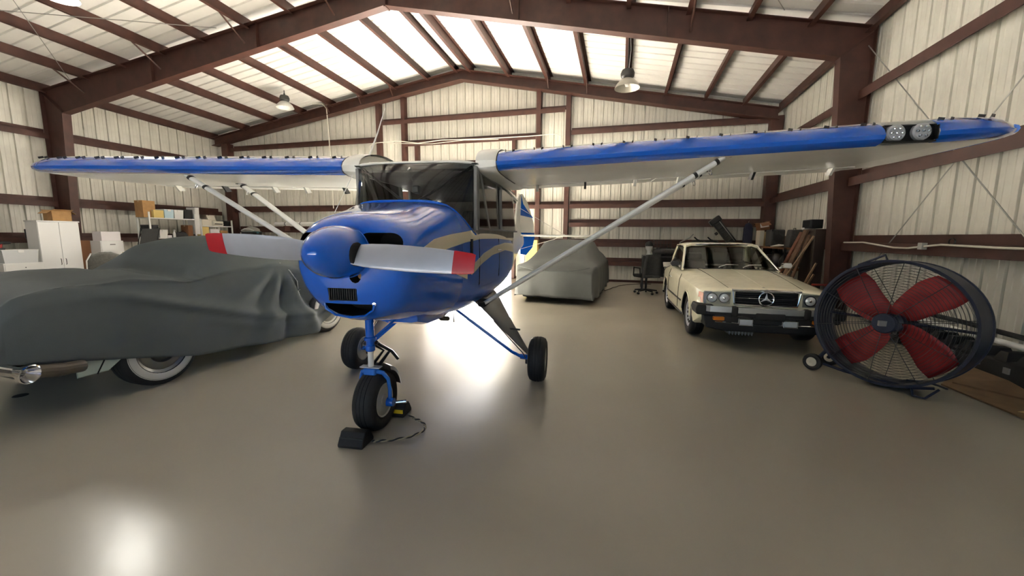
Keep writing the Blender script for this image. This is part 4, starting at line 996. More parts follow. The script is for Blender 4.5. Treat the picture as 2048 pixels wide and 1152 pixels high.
for j in range(1, 11):
    r = []
    for k in range(61):
        x, y, z = rows[0][k]; q = j/10; hz = .15 - .03*x
        fold = .040*math.sin(x*9+.6)*q + .015*math.sin(x*23)*q + .05*math.exp(-((abs(x)-.62)/.05)**2)*q*-1
        vee = .018*math.exp(-((abs(x-.05)*.9-(.55-q*.55))/.045)**2)*q
        r.append((x*(1+.01*q), y - .06*math.sin(q*PI/2) - fold - vee, lerp(z, min(z, hz), q)))
    end.append(r)
far = [[(x, y+.04*j/4, lerp(z, min(z, .15), j/4)) for x, y, z in rows[-1]] for j in range(1, 5)]
cover2 = obj('car_cover', MB().grid(end[::-1]+rows+far), C2, None, (KX, KY, 0), -.04, smooth=180)
so = cover2.modifiers.new('thickness', 'SOLIDIFY'); so.thickness = .006; so.offset = 1
tag(cover2, 'taupe grey cover hanging over a low parked car near the end wall', 'car cover')
obj('seam', MB().tube([(x, y-.012-.02*(1-abs(x)), z-.0) for x, y, z in [(xx, -1.86, .80-.11*(1-(xx/.8)**2)) for xx in [-.76+1.52*k/16 for k in range(17)]]], .006, 6), MATS['grey_car_cover'], cover2)
# ================================================================== DRUM FAN
FX, FY, FZ_ = 2.60, 4.62, .62
fan = thing('drum_fan', 'large navy drum fan with four red blades on small wheels', 'fan', (FX, FY, 0), 0)
NAVY = mat('navy_fan_paint', (0.018, 0.024, 0.05), 0.45, var=.25, vscale=9)
WIRE = mat('fan_wire', (0.05, 0.055, 0.06), 0.4, metal=.5)
fd = Vector((-.74, -.67, .05)).normalized()       # axis towards the viewer
fu = fd.cross(Vector((0,0,1))).normalized() * -1; fv = fu.cross(fd) * -1
if fv.z < 0: fv = -fv
if fu.x < 0: fu = -fu
FC = Vector((0, 0, FZ_))
def fp(r, t, d): return tuple(FC + (fu*math.cos(t) + fv*math.sin(t))*r + fd*d)
FR, DEP = .590, .36
drum = obj('drum', MB().lathe([(FR,-DEP/2),(FR-.012,-DEP/2+.01),(FR-.004,0),(FR-.012,DEP/2-.01),(FR,DEP/2),(FR+.014,DEP/2),(FR+.014,DEP/2-.02),(FR+.004,DEP/2-.03),(FR+.004,-DEP/2+.03),(FR+.014,-DEP/2+.02),(FR+.014,-DEP/2)], FC, fd, 72, closed=True), NAVY, fan, smooth=40)
grl = {}
for nm, d, dd in (('front_guard', DEP/2+.005, .035), ('rear_guard', -DEP/2-.005, -.03)):
    hub = obj(nm, MB().lathe([(0,.012),(.085,.010),(.095,0),(.095,-.008),(0,-.008)], FC+fd*(d+dd), fd, 32), NAVY, fan)
    for k in range(19):
        r = .115 + k*.0258; z_ = d + dd*(1-((r-.1)/.52)**2)
        obj('guard_ring', MB().tube([fp(r, t*2*PI/56, z_) for t in range(57)], .0022, 4, caps=False), WIRE, hub, smooth=60)
    for k in range(10):
        t = k*2*PI/10 + .2
        obj('guard_spoke', MB().tube([fp(.09, t, d+dd), fp(.35, t, d+dd*(1-(.25/.52)**2)), fp(FR, t, d)], .0032, 5), WIRE, hub)
FRED = mat('fan_blade_red', (0.30, 0.022, 0.022), 0.5, var=.2, vscale=7)
for k, ang in enumerate((57, 147, 237, 327)):
    t0 = math.radians(ang); rows = []
    for j in range(9):
        u = j/8; r = lerp(.085, .55, u); half = lerp(.10, .165, min(1, u*1.3))*(1-.15*max(0, u-.8)/.2)/max(r, .16); sw_ = -.18*u
        rows.append([fp(r, t0+sw_+half*q, .05*math.sin(q*1.2)*(1.3-.5*u) + .02*q*q) for q in (-1,-.6,-.2,.2,.6,1)])
    bl = obj('fan_blade', MB().grid(rows), FRED, fan, smooth=60)
    s_ = bl.modifiers.new('t', 'SOLIDIFY'); s_.thickness = .004
obj('motor_hub', MB().lathe([(.0,.06),(.06,.058),(.085,.04),(.09,0),(.085,-.04),(.0,-.05)], FC, fd, 24), NAVY, fan)
mot = obj('motor', MB().lathe([(0,-.20),(.08,-.19),(.085,-.05),(0,-.05)], FC, fd, 24), DGREY, fan)
obj('motor_mount', MB().tube([fp(FR-.01, PI*1.0, -.12), fp(.08, PI, -.12)], .014, 8), NAVY, mot); obj('motor_mount', MB().tube([fp(FR-.01, 0, -.12), fp(.08, 0, -.12)], .014, 8), NAVY, mot)
# stand, wheels, handle
def fl(u, d, z): return tuple(Vector((0,0,z)) + Vector((fu.x, fu.y, 0))*u + Vector((fd.x, fd.y, 0))*d)
for u, dd_ in ((-.56, .20), (-.56, -.16)):
    ax = obj('fan_wheel', MB().lathe([(.045,-.022),(.07,-.028),(.088,-.02),(.09,0),(.088,.02),(.07,.028),(.045,.022)], fl(u, dd_, .09), fd, 28, closed=True), RUBBER, fan)
    obj('wheel_hub', MB().lathe([(.05,.02),(.048,.03),(.02,.034),(.018,.022),(0,.022)], fl(u, dd_, .09), fd, 20), mat('cream_hub', (.62,.58,.48), .4), ax)
    obj('wheel_bracket', MB().tube([fl(u, dd_*.8, .09), fl(u*.86, dd_*.6, .22)], .018, 8), NAVY, fan)
obj('axle_rail', MB().tube([fl(-.56,.14,.09), fl(-.3,.10,.045), fl(.2,.10,.045), fl(.36,.08,.09)], .014, 8), NAVY, fan)
obj('rear_foot', MB().tube([fl(.30,-.05,.10), fl(.34,-.30,.015), fl(.14,-.36,.015), fl(.12,-.10,.06)], .010, 8), NAVY, fan)
obj('front_foot', MB().tube([fl(.22,.12,.06), fl(.26,.20,.012), fl(.34,.20,.012), fl(.40,.12,.10)], .010, 8), NAVY, fan)
obj('push_handle', MB().tube([fp(FR, 2.3, -.15), fp(FR+.10, 2.25, -.22), fp(FR+.10, 1.9, -.22), fp(FR, 1.85, -.15)], .012, 8), NAVY, fan)
obj('name_plate', MB().box(tuple(FC+fd*(DEP/2+.058)), (.07,.03,.05)), MGREY, fan)
# ================================================================== PENDANT LAMPS
LAMPG = mat('aged_reflector', (0.42, 0.40, 0.34), 0.4, metal=.3)
GLOW = mat('lit_lamp_glass', (1,1,1), .4, emit=(1,.97,.9), estr=105.0)
def pendant(x, y, z, ztop, label, lit=False, col=LAMPG):
    t = thing('pendant_lamp', label, 'lamp', (x, y, z), 0, 'bell shaped lamps under the roof')
    obj('reflector', MB().lathe([(.27,0),(.265,.02),(.22,.10),(.15,.17),(.10,.20),(.095,.19),(.14,.155),(.205,.09),(.255,.012)], (0,0,0), (0,0,1), 32, closed=True), col, t)
    obj('ballast', MB().lathe([(0,.20),(.10,.20),(.14,.24),(.15,.31),(.12,.38),(.05,.40),(0,.40)], (0,0,0), (0,0,1), 24), mat('dark_ballast', (.05,.05,.048), .5), t)
    obj('hanger', MB().tube([(0,0,.39),(0,0,ztop-z)], .012, 8), DGREY, t)
    obj('hook', MB().tube([(0,.03*math.cos(a),.43+.03*math.sin(a)) for a in [k*PI/5 for k in range(11)]], .006, 6), DGREY, t)
    if lit: obj('diffuser', MB().lathe([(0,-.03),(.15,-.02),(.245,.02),(.24,.04),(0,.05)], (0,0,0), (0,0,1), 32), GLOW, t)
    else: obj('bulb', MB().lathe([(0,.03),(.04,.045),(.055,.09),(.03,.17),(0,.18)], (0,0,0), (0,0,1), 20), mat('unlit_bulb', (.8,.8,.78), .2), t)
    return t
pendant(-10.85, 11.2, 5.55, 6.10, 'white bell lamp hanging over the shelves side of the far bay', col=mat('white_reflector', (.72,.72,.68), .4))
pendant(-0.01, 9.5, 4.66, 5.92, 'dark bell lamp hanging on a long cord above the ivory car')
pendant(-9.95, 5.3, 5.62, 6.45, 'brightly lit bell lamp high in the near bay over the covered vintage car', True)
obj('lamp_cord', MB().tube([(.02,.02,.4),(.05,.05,.8),(.02,.03,1.2)], .006, 6), WHITE, bpy.data.objects['pendant_lamp.001'])
# ================================================================== boxes and bins
def flat(c): return c
WPLAS = mat('white_plastic', (.78,.78,.77), .35); CLEARB = mat('frosted_plastic', (.62,.64,.66), .3); BLUEB = mat('pale_blue_plastic', (.5,.66,.75), .35)
LCARD = mat('light_cardboard', (.58,.42,.20), .85, var=.08); YCARD = mat('yellow_cardboard', (.66,.50,.18), .8); DCARD = mat('brown_cardboard', (.22,.10,.045), .85)
WLAM = mat('white_laminate', (.80,.80,.80), .35); KHAKI = mat('khaki_print', (.3,.25,.15), .8)
def carton(label, x0, x1, y0, y1, z0, z1, m, group=None, flaps=False, tape=True, name='cardboard_box', rz=0, cat='box'):
    cx, cy = (x0+x1)/2, (y0+y1)/2; w_, d, h = abs(x1-x0), abs(y1-y0), z1-z0
    t = thing(name, label, cat, (cx, cy, z0), rz, group)
    if flaps:
        mb = MB(); s = .006
        mb.b6(-w_/2, w_/2, -d/2, d/2, 0, s); mb.b6(-w_/2, -w_/2+s, -d/2, d/2, 0, h); mb.b6(w_/2-s, w_/2, -d/2, d/2, 0, h); mb.b6(-w_/2, w_/2, -d/2, -d/2+s, 0, h); mb.b6(-w_/2, w_/2, d/2-s, d/2, 0, h)
        obj('carton', mb, m, t, smooth=0)
        for sx in (-1, 1):
            obj('flap', MB().hexa([(sx*w_/2,-d/2,h),(sx*w_/2,d/2,h),(sx*(w_/2+d*.22),d/2,h+.10*h),(sx*(w_/2+d*.22),-d/2,h+.10*h),(sx*w_/2,-d/2,h+.006),(sx*w_/2,d/2,h+.006),(sx*(w_/2+d*.22),d/2,h+.10*h+.006),(sx*(w_/2+d*.22),-d/2,h+.10*h+.006)]), m, t, smooth=0)
        for sy in (-1, 1):
            obj('flap', MB().hexa([(-w_/2,sy*d/2,h),(w_/2,sy*d/2,h),(w_/2,sy*(d/2+.10),h-.08),(-w_/2,sy*(d/2+.10),h-.08),(-w_/2,sy*d/2,h+.006),(w_/2,sy*d/2,h+.006),(w_/2,sy*(d/2+.10),h-.074),(-w_/2,sy*(d/2+.10),h-.074)]), m, t, smooth=0)
    else:
        obj('carton', MB().b6(-w_/2, w_/2, -d/2, d/2, 0, h), m, t, bevel=.006, smooth=0)
        if tape:
            obj('tape', MB().b6(-.025, .025, -d/2-.001, d/2+.001, h-.05, h+.0015), mat('packing_tape', (.5,.38,.22), .3), t, smooth=0)
        obj('lid_seam', MB().b6(-w_/2-.0005, w_/2+.0005, -.002, .002, h-.002, h+.001), DCARD, t, smooth=0)
    return t
def bin_(label, x0, x1, y0, y1, z0, z1, m, group=None, lid=None, name='storage_bin'):
    cx, cy = (x0+x1)/2, (y0+y1)/2; w_, d, h = abs(x1-x0), abs(y1-y0), z1-z0; k = .90
    t = thing(name, label, 'bin', (cx, cy, z0), 0, group)
    def ring(f, z, e=0): return [(sx*(w_/2*f+e), sy*(d/2*f+e), z) for sx, sy in ((-1,-1),(1,-1),(1,1),(-1,1))]
    obj('tub', MB().loft([ring(k, 0), ring(.985, h-.03), ring(1.0, h-.03), ring(1.0, h-.012), ring(.97, h-.012), ring(.97, h-.03), ring(k-.02, .01)]), m, t, bevel=.01)
    obj('lid', MB().loft([ring(1.02, h-.014), ring(1.02, h-.002), ring(.94, h)]), lid or m, t, bevel=.006)
    for s in (-1, 1): obj('latch', MB().b6(s*w_*.5, s*w_*.5+s*.014, -.05, .05, h-.07, h-.01), lid or m, t)
    return t
# --- white cabinet and box on it
cab = thing('storage_cabinet', 'tall white two door cabinet beside the steel column', 'cabinet', (-14.85, 7.15, 0), 0)
obj('body', MB().b6(-.25,.23,-.41,.41,.06,1.70), WLAM, cab, bevel=.006); obj('top_board', MB().b6(-.26,.27,-.425,.425,1.70,1.73), WLAM, cab, bevel=.004); obj('plinth', MB().b6(-.24,.20,-.40,.40,0,.06), MGREY, cab)
for s in (-1, 1):
    d = obj('door', MB().b6(.232,.252,s*.004,s*.405,.07,1.69), WLAM, cab, bevel=.004)
    obj('handle', MB().tube([(.252,s*.05,.56),(.275,s*.05,.57),(.275,s*.05,.71),(.252,s*.05,.72)], .007, 8), DGREY, d)
carton('open cardboard box with raised flaps on the white cabinet', -15.02, -14.66, 7.07, 7.47, 1.731, 2.0, CARD, flaps=True)
# --- drawers and clear bin at frame edge
dr = thing('drawer_unit', 'low white drawer unit under the frosted plastic tub', 'drawers', (-14.6, 6.33, 0))
obj('carcass', MB().b6(-.2,.19,-.36,.36,0,.66), WPLAS, dr, bevel=.008)
for k in range(3):
    f = obj('drawer', MB().b6(.19,.205,-.34,.34,.03+k*.21,.22+k*.21), WPLAS, dr, bevel=.006); obj('knob', MB().lathe([(0,.02),(.012,.016),(.006,0)], (.205,0,.125+k*.21), (1,0,0), 12), BLACK, f)
bin_('frosted plastic tub with white lid on the low drawer unit', -14.78, -14.42, 5.98, 6.62, .661, .99, CLEARB, lid=WPLAS)
hd = thing('cordless_drill', 'dark cordless drill lying on the frosted tub lid', 'drill', (-14.6, 6.12, .99))
obj('drill_body', MB().tube([(0,-.12,.16),(0,.0,.17),(0,.10,.17)], [.03,.04,.03], 12), BLACK, hd); obj('grip', MB().tube([(0,-.05,.15),(0,-.07,.04)], .024, 10), mat('dull_red', (.35,.03,.03), .5), hd); obj('battery', MB().b6(-.04,.04,-.12,-.01,0,.045), BLACK, hd, bevel=.008)
rk = thing('long_handled_tool', 'black long handled tool leaning against the wall near the frosted tub', 'tool', (-15.5, 6.9, 0))
obj('shaft', MB().tube([(.3,-.05,.02),(.0,.02,1.35)], .016, 8), BLACK, rk); obj('grip', MB().tube([(.02,.015,1.25),(-.02,.025,1.5)], .026, 10), BLACK, rk); obj('head', MB().b6(.22,.38,-.16,.06,0,.04), BLACK, rk)
# --- second drawer stack with pink and white box, dark panel
dr2 = thing('filing_cabinet', 'white filing cabinet next to the tall white cabinet', 'cabinet', (-14.85, 8.28, 0))
obj('carcass', MB().b6(-.25,.23,-.28,.28,0,1.19), WPLAS, dr2, bevel=.006)
for k in range(3):
    f = obj('drawer', MB().b6(.23,.246,-.265,.265,.04+k*.385,.40+k*.385), WPLAS, dr2, bevel=.005); obj('pull', MB().b6(.246,.262,-.06,.06,.30+k*.385,.325+k*.385), MGREY, f)
cb_ = carton('flat white and pink box on the white filing cabinet', -15.02, -14.64, 8.05, 8.52, 1.191, 1.46, mat('white_carton', (.8,.76,.77), .6), tape=False)
obj('pink_end', MB().b6(-.15,.15,.236,.238,.03,.22), mat('pink_print', (.75,.05,.12), .6), cb_)
bd = tag(obj('dark_board', MB().b6(-.02,.02,-.19,.19,0,1.2), DCARD, None, (-15.02, 7.785, 0)), 'dark brown board standing between the white cabinet and the filing cabinet', 'board')
# --- reclining chair
rc = thing('reclining_chair', 'dark mesh folding recliner chair behind the vintage car', 'chair', (-13.9, 8.55, 0), .35)
DM = mat('dark_mesh', (.06,.06,.058), .8)
obj('backrest', MB().hexa([(-.24,.10,.55),(.24,.10,.55),(.24,.13,.55),(-.24,.13,.55),(-.24,.42,1.56),(.24,.42,1.56),(.24,.45,1.56),(-.24,.45,1.56)]), DM, rc, bevel=.01)
obj('seat', MB().hexa([(-.24,-.45,.62),(.24,-.45,.62),(.24,.10,.54),(-.24,.10,.54),(-.24,-.45,.65),(.24,-.45,.65),(.24,.12,.57),(-.24,.12,.57)]), DM, rc, bevel=.01)
for s in (-1, 1):
    obj('frame_rail', MB().tube([(s*.27,-.5,.63),(s*.27,.10,.55),(s*.27,.43,1.58),(s*.2,.44,1.60)], .014, 8), BLACK, rc)
    obj('leg', MB().tube([(s*.27,-.40,.62),(s*.27,.35,.01)], .013, 8), BLACK, rc); obj('leg', MB().tube([(s*.27,.25,.85),(s*.27,-.38,.01)], .013, 8), BLACK, rc)
    obj('armrest', MB().b6(s*.24,s*.30,-.30,.22,.84,.87), CREAM, rc, bevel=.01)
# --- grey padded chair in front
gc = thing('padded_chair', 'grey padded chair with rounded back behind the covered vintage car', 'chair', (-10.75, 5.85, 0), PI/2-.15)
GF = mat('grey_felt', (.10,.098,.09), .95, var=.2, vscale=30)
rows = []
for j in range(9):
    u = j/8; z = lerp(.60, 1.02, u); hw = .29*(1-.0*u)*(1 if u < .6 else math.sqrt(max(.05, 1-((u-.6)/.42)**2)))
    rows.append([(x*hw, -.25+.06*(x*x)-.05*u, z) for x in (-1,-.8,-.5,-.2,.2,.5,.8,1)])
bk = obj('backrest', MB().grid(rows), GF, gc); s_ = bk.modifiers.new('t', 'SOLIDIFY'); s_.thickness = .06
obj('seat', MB().b6(-.26,.26,-.22,.26,.40,.48), GF, gc, bevel=.03)
for sx in (-1, 1):
    obj('leg', MB().tube([(sx*.25,.24,.40),(sx*.27,.27,0)], .013, 8), WHITE, gc); obj('leg', MB().tube([(sx*.25,-.22,.40),(sx*.27,-.28,0)], .013, 8), WHITE, gc)
    obj('back_tube', MB().tube([(sx*.25,-.2,.40),(sx*.31,-.24,.62),(sx*.31,-.27,.85),(sx*.24,-.29,1.0)], .012, 8), WHITE, gc)
# --- jug on white crate, white carton
wc = thing('white_crate', 'white plastic crate with slatted sides under a jug', 'crate', (-12.95, 7.66, 0))
for k in range(4): obj('crate_side', MB().b6(-.2,.2,-.22,.22,.01+k*.175,.165+k*.175), WPLAS, wc, bevel=.006)
obj('rim', MB().b6(-.21,.21,-.23,.23,.70,.72), BLACK, wc)
jg = thing('detergent_jug', 'white plastic jug standing on the slatted crate', 'jug', (-12.9, 7.62, .721))
obj('bottle', MB().lathe([(0,0),(.09,0),(.10,.02),(.10,.12),(.06,.18),(.03,.20),(0,.20)], (0,0,0), (0,0,1), 20), WPLAS, jg); obj('cap', MB().lathe([(0,.235),(.028,.235),(.032,.20),(0,.20)], (0,0,0), (0,0,1), 14), BLACK, jg); obj('jug_handle', MB().tube([(0,.06,.19),(0,.11,.16),(0,.10,.09)], .012, 8), WPLAS, jg)
carton('plain white carton standing beside the recliner', -13.2, -12.95, 8.40, 8.78, 0, .80, mat('white_carton', (.8,.76,.77), .6), tape=False)
# --- wire shelving
SHW = mat('white_shelf_steel', (.74,.74,.72), .4)
def shelving(label, x0, x1, y0, y1, h, levels):
    t = thing('storage_shelf', label, 'shelf', ((x0+x1)/2, (y0+y1)/2, 0)); w_, d = (x1-x0)/2, (y1-y0)/2
    for sx in (-1, 1):
        for sy in (-1, 1): obj('upright', MB().b6(sx*w_-.02, sx*w_+.02, sy*d-.02, sy*d+.02, 0, h), SHW, t)
    for z in levels: obj('shelf_board', MB().b6(-w_, w_, -d, d, z-.035, z), SHW, t, bevel=.004)
    return t
shelving('white steel shelf holding tubs below the left wall girt', -15.45, -14.9, 9.50, 10.95, 2.12, (.25, .80, 1.28, 1.94))
shelving('white steel shelf crowded with pale cartons in the left corner', -15.45, -14.9, 11.15, 12.35, 1.95, (.25, .80, 1.28, 1.72))
S1 = 'tubs and cartons on the first shelf'
carton('tall brown cardboard box on the shelf top, darkest of the cartons', -15.35, -14.98, 9.40, 9.76, 1.941, 2.48, CARD, S1)
carton('small yellow carton in front of the tall brown box', -14.97, -14.86, 9.62, 9.92, 1.941, 2.19, YCARD, S1)
bin_('white tub with blue tint next to the yellow carton', -15.4, -14.95, 10.00, 10.30, 1.941, 2.24, BLUEB, S1, WPLAS)
bin_('plain white tub in the middle of the shelf top', -15.4, -14.95, 10.32, 10.62, 1.941, 2.24, WPLAS, S1)
bin_('black tub on the shelf top beside the upright', -15.4, -14.95, 10.64, 10.92, 1.941, 2.27, BLACK, S1)
bin_('tall white tub between the two shelves', -15.35, -14.92, 11.0, 11.14, 1.4, 2.36, WPLAS)
bin_('black tub on the second shelf of the first unit', -15.4, -14.95, 9.53, 9.78, 1.281, 1.70, BLACK, S1)
bin_('white tub on the second shelf beside the black tub', -15.4, -14.95, 9.80, 10.05, 1.281, 1.55, WPLAS, S1)
carton('thin white box beside the spray bottle', -15.3, -15.0, 10.07, 10.20, 1.281, 1.36, mat('white_carton', (.8,.76,.77), .6), S1, tape=False)
sp_ = thing('spray_bottle', 'white spray bottle on the second shelf', 'bottle', (-14.98, 10.265, 1.281), 0, S1)
obj('bottle', MB().lathe([(0,0),(.04,0),(.042,.14),(.018,.20),(.016,.22),(0,.22)], (0,0,0), (0,0,1), 16), WPLAS, sp_); obj('trigger_head', MB().b6(-.02,.05,-.016,.016,.22,.27), WPLAS, sp_, bevel=.006)
bg_ = thing('black_bag', 'black soft bag slumped on the second shelf', 'bag', (-15.1, 10.55, 1.281))
obj('bag_body', MB().loft([[(x*k, y, z*k2) for x, z in ((-.16,0),(.16,0),(.18,.10),(.10,.19),(-.10,.19),(-.18,.10))] for y, k, k2 in ((-.22,.5,.5),(-.15,.9,.8),(0,1,1.05),(.13,.95,.9),(.2,.5,.6))]), DGREY, bg_, smooth=80); obj('bag_strap', MB().tube([(.1,-.1,.17),(.14,0,.24),(.1,.1,.17)], .012, 6), BLACK, bg_)
carton('brown carton at the end of the second shelf', -15.35, -15.0, 10.76, 10.92, 1.281, 1.72, DCARD, S1)
S2 = 'cartons on the corner shelf'
carton('orange yellow carton at the front of the corner shelf', -15.2, -14.92, 11.2, 11.45, 1.281, 1.68, YCARD, S2)
carton('pale carton lying on top of the corner shelf', -15.4, -14.98, 11.25, 11.62, 1.721, 1.95, mat('pale_carton', (.66,.62,.52), .7), S2)
pr = thing('desktop_printer', 'cream desktop printer on top of the corner shelf', 'printer', (-15.15, 11.86, 1.721), 0, S2)
obj('printer_body', MB().b6(-.2,.2,-.2,.2,0,.18), mat('cream_plastic', (.66,.63,.54), .4), pr, bevel=.02); obj('paper_tray', MB().hexa([(-.1,-.15,.18),(-.1,.15,.18),(-.08,.15,.18),(-.08,-.15,.18),(-.22,-.15,.40),(-.22,.15,.40),(-.20,.15,.40),(-.20,-.15,.40)]), MATS['cream_plastic'], pr); obj('paper_slot', MB().b6(.195,.205,-.15,.15,.06,.09), VOID, pr)
bin_('black lidded tub at the back of the corner shelf top', -15.42, -14.95, 12.08, 12.33, 1.721, 1.93, BLACK, S2)
carton('white carton beside the orange yellow carton', -15.25, -14.92, 11.50, 11.85, 1.281, 1.60, mat('white_carton', (.8,.76,.77), .6), S2, tape=False)
carton('brown carton on the far half of the corner shelf', -15.3, -14.95, 11.9, 12.2, 1.281, 1.55, CARD, S2)
# --- corner bench with heaps
bn = thing('corner_bench', 'dark low bench in the left far corner under the long pipe', 'bench', (-13.6, 12.45, 0))
obj('bench_top', MB().b6(-1.1,1.1,-.3,.3,1.05,1.10), DCARD, bn, bevel=.006)
for sx in (-1, 1):
    for sy in (-1, 1): obj('leg', MB().b6(sx*1.05-.04,sx*1.05+.04,sy*.25-.04,sy*.25+.04,0,1.05), DCARD, bn)
bin_('black tub with teal lid on the corner bench', -14.35, -13.75, 12.25, 12.65, 1.101, 1.52, BLACK, lid=mat('teal_lid', (.06,.20,.22), .4))
tp = thing('folded_tarp', 'crumpled grey tarp heaped on the teal lidded tub', 'tarp', (-14.05, 12.45, 1.521))
obj('tarp_heap', MB().loft([[(x*k+.03*math.sin(j*2+x*9), y, max(0, z*k2+.02*math.sin(x*20+j))) for x, z in ((-.34,0),(.34,0),(.30,.09),(.15,.17),(-.02,.20),(-.18,.15),(-.31,.07))] for j, (y, k, k2) in enumerate(((-.2,.6,.4),(-.12,.95,.9),(0,1,1.1),(.1,.95,.95),(.2,.5,.4)))]), mat('grey_tarp', (.25,.25,.23), .7, var=.2), tp, smooth=60)
obj('tarp_fold', MB().tube([(-.3,-.18,.04),(-.1,-.2,.10),(.12,-.19,.09),(.3,-.16,.03)], [.02,.03,.03,.015], 8), mat('pale_tarp', (.55,.56,.55), .6), tp)
for x, m, lb in ((-13.45, WPLAS, 'white paint can on the corner bench'), (-13.22, mat('red_can', (.5,.03,.02), .4), 'red can at the end of the cans on the corner bench'), (-12.95, BLACK, 'black can near the bench end under the pipe')):
    t = thing('paint_can', lb, 'can', (x, 12.35, 1.101), 0, 'cans on the corner bench')
    obj('can', MB().lathe([(0,0),(.075,0),(.08,.01),(.078,.15),(.08,.16),(0,.155)], (0,0,0), (0,0,1), 20), m, t); obj('can_lid', MB().lathe([(.072,.155),(.07,.168),(0,.165)], (0,0,0), (0,0,1), 20), MGREY, t); obj('bail', MB().tube([(.08*math.cos(a),.0,.13-.06*math.sin(a)) for a in [k*PI/6 for k in range(7)]], .003, 5), CHROME, t)
pp = thing('long_pipe', 'long pale pipe lying along the end wall girt', 'pipe', (-11.6, 12.60, 1.82))
obj('pipe', MB().tube([(-1.4,0,0),(1.4,0,0)], .075, 20), mat('pale_pipe', (.60,.60,.58), .35), pp)
for x in (-.9, -.2, .9): obj('pipe_strap', MB().lathe([(.080,-.03),(.084,0),(.080,.03)], (x,0,0), (1,0,0), 20), MGREY, pp)
for x in (-.9, .9): obj('pipe_bracket', MB().b6(x-.03,x+.03,-.10,.16,-.26,-.076), STEEL, pp)
# ================================================================== right side
# --- office chair
def office_chair(x, y, rz, label, white=False):
    t = thing('office_chair', label, 'chair', (x, y, 0), rz, 'wheeled chairs by the dark desk')
    SM = BLACK if not white else WPLAS
    rows = [[(sx*lerp(.25,.22,u)*(1 if u < .85 else .9), .22+.06*u-.05*(1-sx*sx), lerp(.42,1.0,u)) for sx in (-1,-.6,-.2,.2,.6,1)] for u in [k/8 for k in range(9)]]
    if not white:
        b = obj('backrest', MB().grid(rows), DGREY, t); s = b.modifiers.new('t', 'SOLIDIFY'); s.thickness = .05
    else:
        rows = [[(sx*.22, .20+.05*u-.05*(1-sx*sx), lerp(.60,.78,u)) for sx in (-1,-.6,-.2,.2,.6,1)] for u in [k/5 for k in range(6)]]
        b = obj('backrest', MB().grid(rows), mat('off_white_vinyl', (.55,.54,.48), .5), t); s = b.modifiers.new('t', 'SOLIDIFY'); s.thickness = .04
    obj('seat', MB().b6(-.24,.24,-.24,.22,.42,.50), DGREY, t, bevel=.03)
    obj('gas_lift', MB().tube([(0,0,.10),(0,0,.43)], .026, 12), BLACK, t)
    for k in range(5):
        a = k*2*PI/5+.3; l_ = obj('base_arm', MB().tube([(0,0,.11),(.28*math.cos(a),.28*math.sin(a),.085)], [.03,.018], 8), BLACK, t)
        obj('caster', MB().lathe([(0,-.02),(.03,-.02),(.032,0),(.03,.02),(0,.02)], (.28*math.cos(a),.28*math.sin(a),.033), (math.sin(a),-math.cos(a),0), 14), BLACK, l_)
    for s in (-1, 1): obj('armrest', MB().tube([(s*.26,.12,.44),(s*.28,.12,.66),(s*.28,-.14,.67),(s*.27,-.16,.46)], .016, 8), BLACK, t)
    return t
office_chair(.66, 10.5, PI+.55, 'black high backed office chair standing clear of the dark desk')
office_chair(1.42, 11.02, .5, 'low office chair with off white backrest tucked by the dark desk', True)
dk = thing('dark_desk', 'black desk behind the ivory car piled with equipment', 'desk', (1.22, 11.75, 0))
obj('desk_top', MB().b6(-.62,.62,-.32,.32,.88,.92), BLACK, dk, bevel=.006); obj('modesty_panel', MB().b6(-.58,.58,.26,.28,.30,.88), BLACK, dk)
for s in (-1, 1): obj('desk_side', MB().b6(s*.60-.02,s*.60+.02,-.30,.30,0,.88), BLACK, dk)
fgm = thing('foam_head', 'white foam head with black cap on the dark desk', 'mannequin head', (.76, 11.6, .921))
obj('head', MB().lathe([(0,0),(.085,0),(.08,.02),(.05,.06),(.05,.13),(.085,.19),(.10,.26),(.095,.32),(.06,.37),(0,.385)], (0,0,0), (0,0,1), 24), WPLAS, fgm); obj('cap', MB().lathe([(.104,.26),(.10,.33),(.06,.385),(0,.40)], (0,.0,0), (0,0,1), 24), BLACK, fgm); obj('cap_brim', MB().b6(-.06,.06,-.17,-.08,.27,.285), BLACK, fgm, bevel=.005)
wcr = thing('wire_crate', 'black wire crate on the dark desk', 'crate', (1.12, 11.88, .921))
for k in range(6):
    for s in (-1, 1): obj('wire', MB().tube([(-.22+k*.088,s*.15,0),(-.22+k*.088,s*.15,.42)], .006, 5), BLACK, wcr)
for z in (.02,.16,.30,.42): obj('wire_hoop', MB().tube([(-.22,-.15,z),(.22,-.15,z),(.22,.15,z),(-.22,.15,z),(-.22,-.15,z)], .007, 5), BLACK, wcr)
bgd = thing('duffel_bag', 'black duffel bag lying on the dark desk in front of the crate', 'bag', (1.15, 11.54, .921))
obj('bag_body', MB().tube([(-.3,0,.09),(-.26,0,.10),(0,0,.11),(.26,0,.10),(.3,0,.09)], [.05,.085,.10,.085,.05], 14), DGREY, bgd); obj('bag_handle', MB().tube([(-.1,0,.2),(-.05,0,.27),(.05,0,.27),(.1,0,.2)], .009, 6), BLACK, bgd)
bpz = tag(obj('bent_pipe', MB().tube([(0,0,0),(0,0,.30),(.03,0,.38),(.10,0,.42),(.26,0,.50),(.34,0,.60)], .016, 8), GREYROD, None, (1.52, 11.55, .921)), 'thin bent metal pipe standing on the dark desk', 'pipe')
